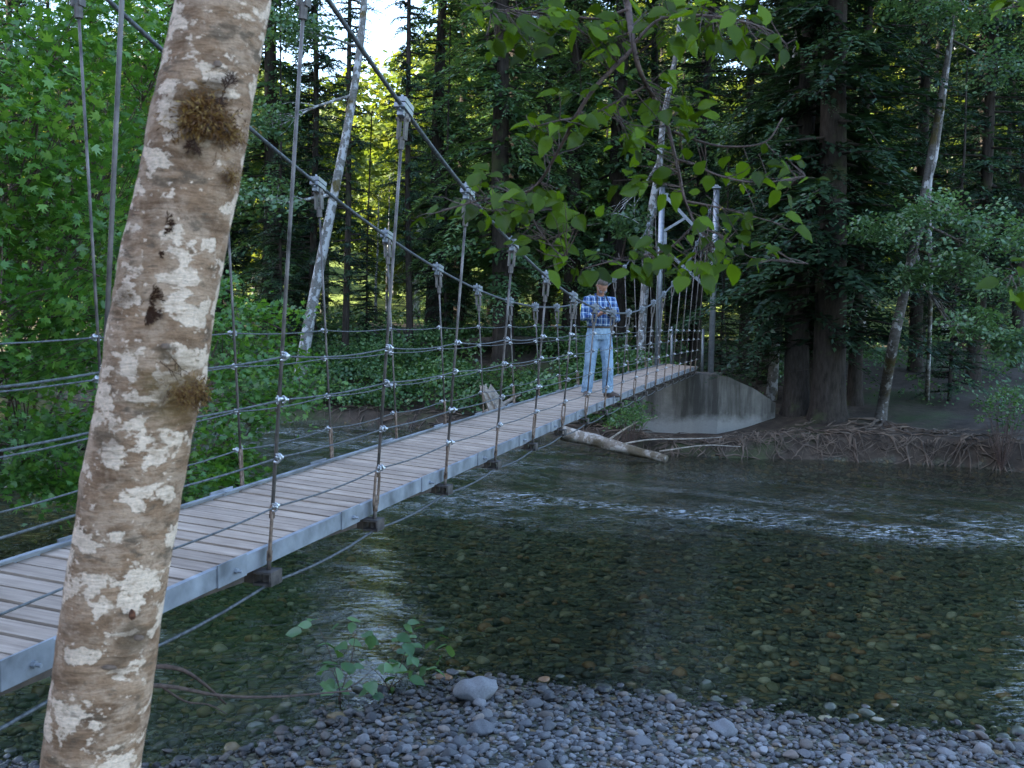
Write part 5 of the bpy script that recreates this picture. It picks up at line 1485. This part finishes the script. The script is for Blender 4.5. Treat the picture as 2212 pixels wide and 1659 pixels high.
for sg in (-1, 1):
    e = MB(); ball(e, tilt @ Vector((sg * 0.031, -0.083, 0.002)), (0.011, 0.008, 0.008)); e.build('eye', MAT['black'], man, True, MH)
ln = MB()
for sg in (-1, 1):
    ln.tube([tilt @ Vector((sg * 0.034 + 0.022 * math.cos(a), -0.103, 0.0 + 0.017 * math.sin(a))) for a in np.linspace(0, 2 * PI, 13)], 0.0022, 5, False)
    ln.tube([tilt @ Vector((sg * 0.056, -0.10, 0.004)), tilt @ Vector((sg * 0.078, 0.0, 0.006))], 0.002, 5)
ln.build('glasses', MAT['silver'], man, True, MH)
hair = MB()
hair.loft([[tilt @ p for p in ellring((0, oy, t), rx, ry, 16)] for t, rx, ry, oy in ((-0.055, 0.055, 0.040, 0.055), (-0.02, 0.074, 0.062, 0.044), (0.015, 0.080, 0.072, 0.036), (0.05, 0.081, 0.083, 0.026), (0.085, 0.074, 0.084, 0.020), (0.112, 0.054, 0.064, 0.016), (0.125, 0.030, 0.038, 0.014))])
remesh(hair, 'hair', MAT['hair'], 0.009, man, MH, 4)
# shirt: torso with tails tucked in, sleeves to the wrist, collar
sh = MB()
sh.loft([ellring((0, oy, z), rx, ry, 18) for z, rx, ry, oy in ((1.055, 0.182, 0.135, 0.0), (1.09, 0.196, 0.150, -0.01), (1.15, 0.200, 0.158, -0.016), (1.25, 0.198, 0.150, -0.012), (1.36, 0.205, 0.135, 0.0), (1.43, 0.195, 0.115, 0.006), (1.485, 0.130, 0.092, 0.008), (1.515, 0.078, 0.070, 0.0))])
for s_ in (0, 1):
    sg = -1 if s_ == 0 else 1
    e, w, s0 = Vector(ELB[s_]), Vector(WRI[s_]), Vector(SHO[s_])
    seg(sh, [Vector((0.10 * sg, 0.01, 1.44)), s0, s0.lerp(e, 0.5) + Vector((0.008 * sg, 0, 0)), e, e.lerp(w, 0.5), w.lerp(e, 0.12)], [0.080, 0.076, 0.064, 0.056, 0.052, 0.043])
remesh(sh, 'shirt', MAT['plaid'], 0.011, man, MH, 5)
co = MB()
for sg in (-1, 1):
    co.tube([(0.0, 0.075, 1.545), (sg * 0.062, 0.03, 1.545), (sg * 0.070, -0.035, 1.525), (sg * 0.035, -0.095, 1.475)], [0.014, 0.016, 0.018, 0.010], 6)
co.build('collar', MAT['plaid'], man, True, MH)
MB().loft([ellring((0, -0.002, z), 0.186, 0.140, 24) for z in (1.035, 1.075)]).build('belt', MAT['leather'], man, False, MH)
# jeans with seat, creased knees and stacked hems
je = MB()
je.loft([ellring((0, 0, z), rx, ry, 18) for z, rx, ry in ((0.86, 0.165, 0.125), (0.93, 0.190, 0.140), (1.0, 0.186, 0.138), (1.052, 0.180, 0.134))])
for s_ in (0, 1):
    h_, k_, a_ = Vector(HIPS[s_]), Vector(KNEES[s_]), Vector(ANK[s_])
    seg(je, [h_ + Vector((0, 0, 0.02)), h_.lerp(k_, 0.35), h_.lerp(k_, 0.75), k_, k_.lerp(a_, 0.3), k_.lerp(a_, 0.62), k_.lerp(a_, 0.86), k_.lerp(a_, 0.93), a_ + Vector((0, -0.005, -0.03))], [0.104, 0.106, 0.094, 0.088, 0.088, 0.084, 0.090, 0.080, 0.092])
remesh(je, 'jeans', MAT['denim'], 0.011, man, MH, 4)
for s_ in (0, 1):
    sg = -1 if s_ == 0 else 1
    a_ = Vector(ANK[s_]); yaw = Matrix.Translation((a_.x, a_.y, 0)) @ Matrix.Rotation((-0.30 if s_ == 0 else 0.75), 4, 'Z')
    so = MB()
    so.loft([[yaw @ p for p in ellring((0, oy, z), rx, ry, 14)] for z, rx, ry, oy in ((0.002, 0.046, 0.145, -0.075), (0.022, 0.049, 0.148, -0.075), (0.05, 0.045, 0.125, -0.062), (0.075, 0.042, 0.085, -0.03), (0.105, 0.044, 0.055, -0.002))])
    sub = so.build('shoe', MAT['shoe'], man, True, MH)
# the camera he holds, with its strap
cc = Vector((0.010, -0.345, 1.285))
camt = empty('handheld_camera', m=MH @ Matrix.Translation(cc))
tag(camt, 'black and silver camera held in both hands of the man in blue', 'camera')
MB().box(Matrix.Translation(cc), 0.125, 0.055, 0.080).box(Matrix.Translation(cc + Vector((0, -0.005, 0.052))), 0.055, 0.055, 0.030).box(Matrix.Translation(cc + Vector((0.05, -0.02, 0))), 0.03, 0.05, 0.075).build('camera_body', MAT['black'], camt, False, MH)
MB().tube([cc + Vector((0, -0.02, -0.005)), cc + Vector((0, -0.07, -0.03)), cc + Vector((0, -0.11, -0.05))], [0.036, 0.036, 0.033], 16).build('lens_barrel', MAT['silver'], camt, True, MH)
MB().tube([cc + Vector((0, -0.108, -0.049)), cc + Vector((0, -0.114, -0.052))], [0.028, 0.028], 16).build('front_glass', MAT['glass'], camt, True, MH)
MB().tube([cc + Vector((-0.035, -0.01, 0.04)), cc + Vector((-0.035, -0.01, 0.058))], 0.014, 10).build('dial', MAT['silver'], camt, True, MH)
for sg in (-1, 1):
    MB().tube(catmull([cc + Vector((sg * 0.065, 0, 0.03)), Vector((sg * 0.095, -0.19, 1.40)), Vector((sg * 0.075, -0.115, 1.47)), Vector((sg * 0.062, -0.03, 1.555)), Vector((0, 0.085, 1.56))], 5), 0.008, 5).build('strap', MAT['leather'], camt, True, MH)

# ------------------------------------------------------------------ labels: tell the remaining look-alikes apart by their order across the picture
byl = {}
for o in col.objects:
    if o.parent is None and 'label' in o and o.get('group') in ('conifers deep in the forest', 'sunlit trees beyond the forest'):
        byl.setdefault(o['label'], []).append(o)
for lab, os_ in byl.items():
    if len(os_) < 2: continue
    os_.sort(key=lambda o: o.matrix_basis.translation.x / o.matrix_basis.translation.y)
    n_ = len(os_)
    ords = ['leftmost'] + (['middle'] if n_ == 3 else [w + ' from left:' for w in ('second', 'third', 'fourth', 'fifth')][:n_ - 2]) + ['rightmost']
    for o, w in zip(os_, ords): o['label'] = w + ' ' + lab
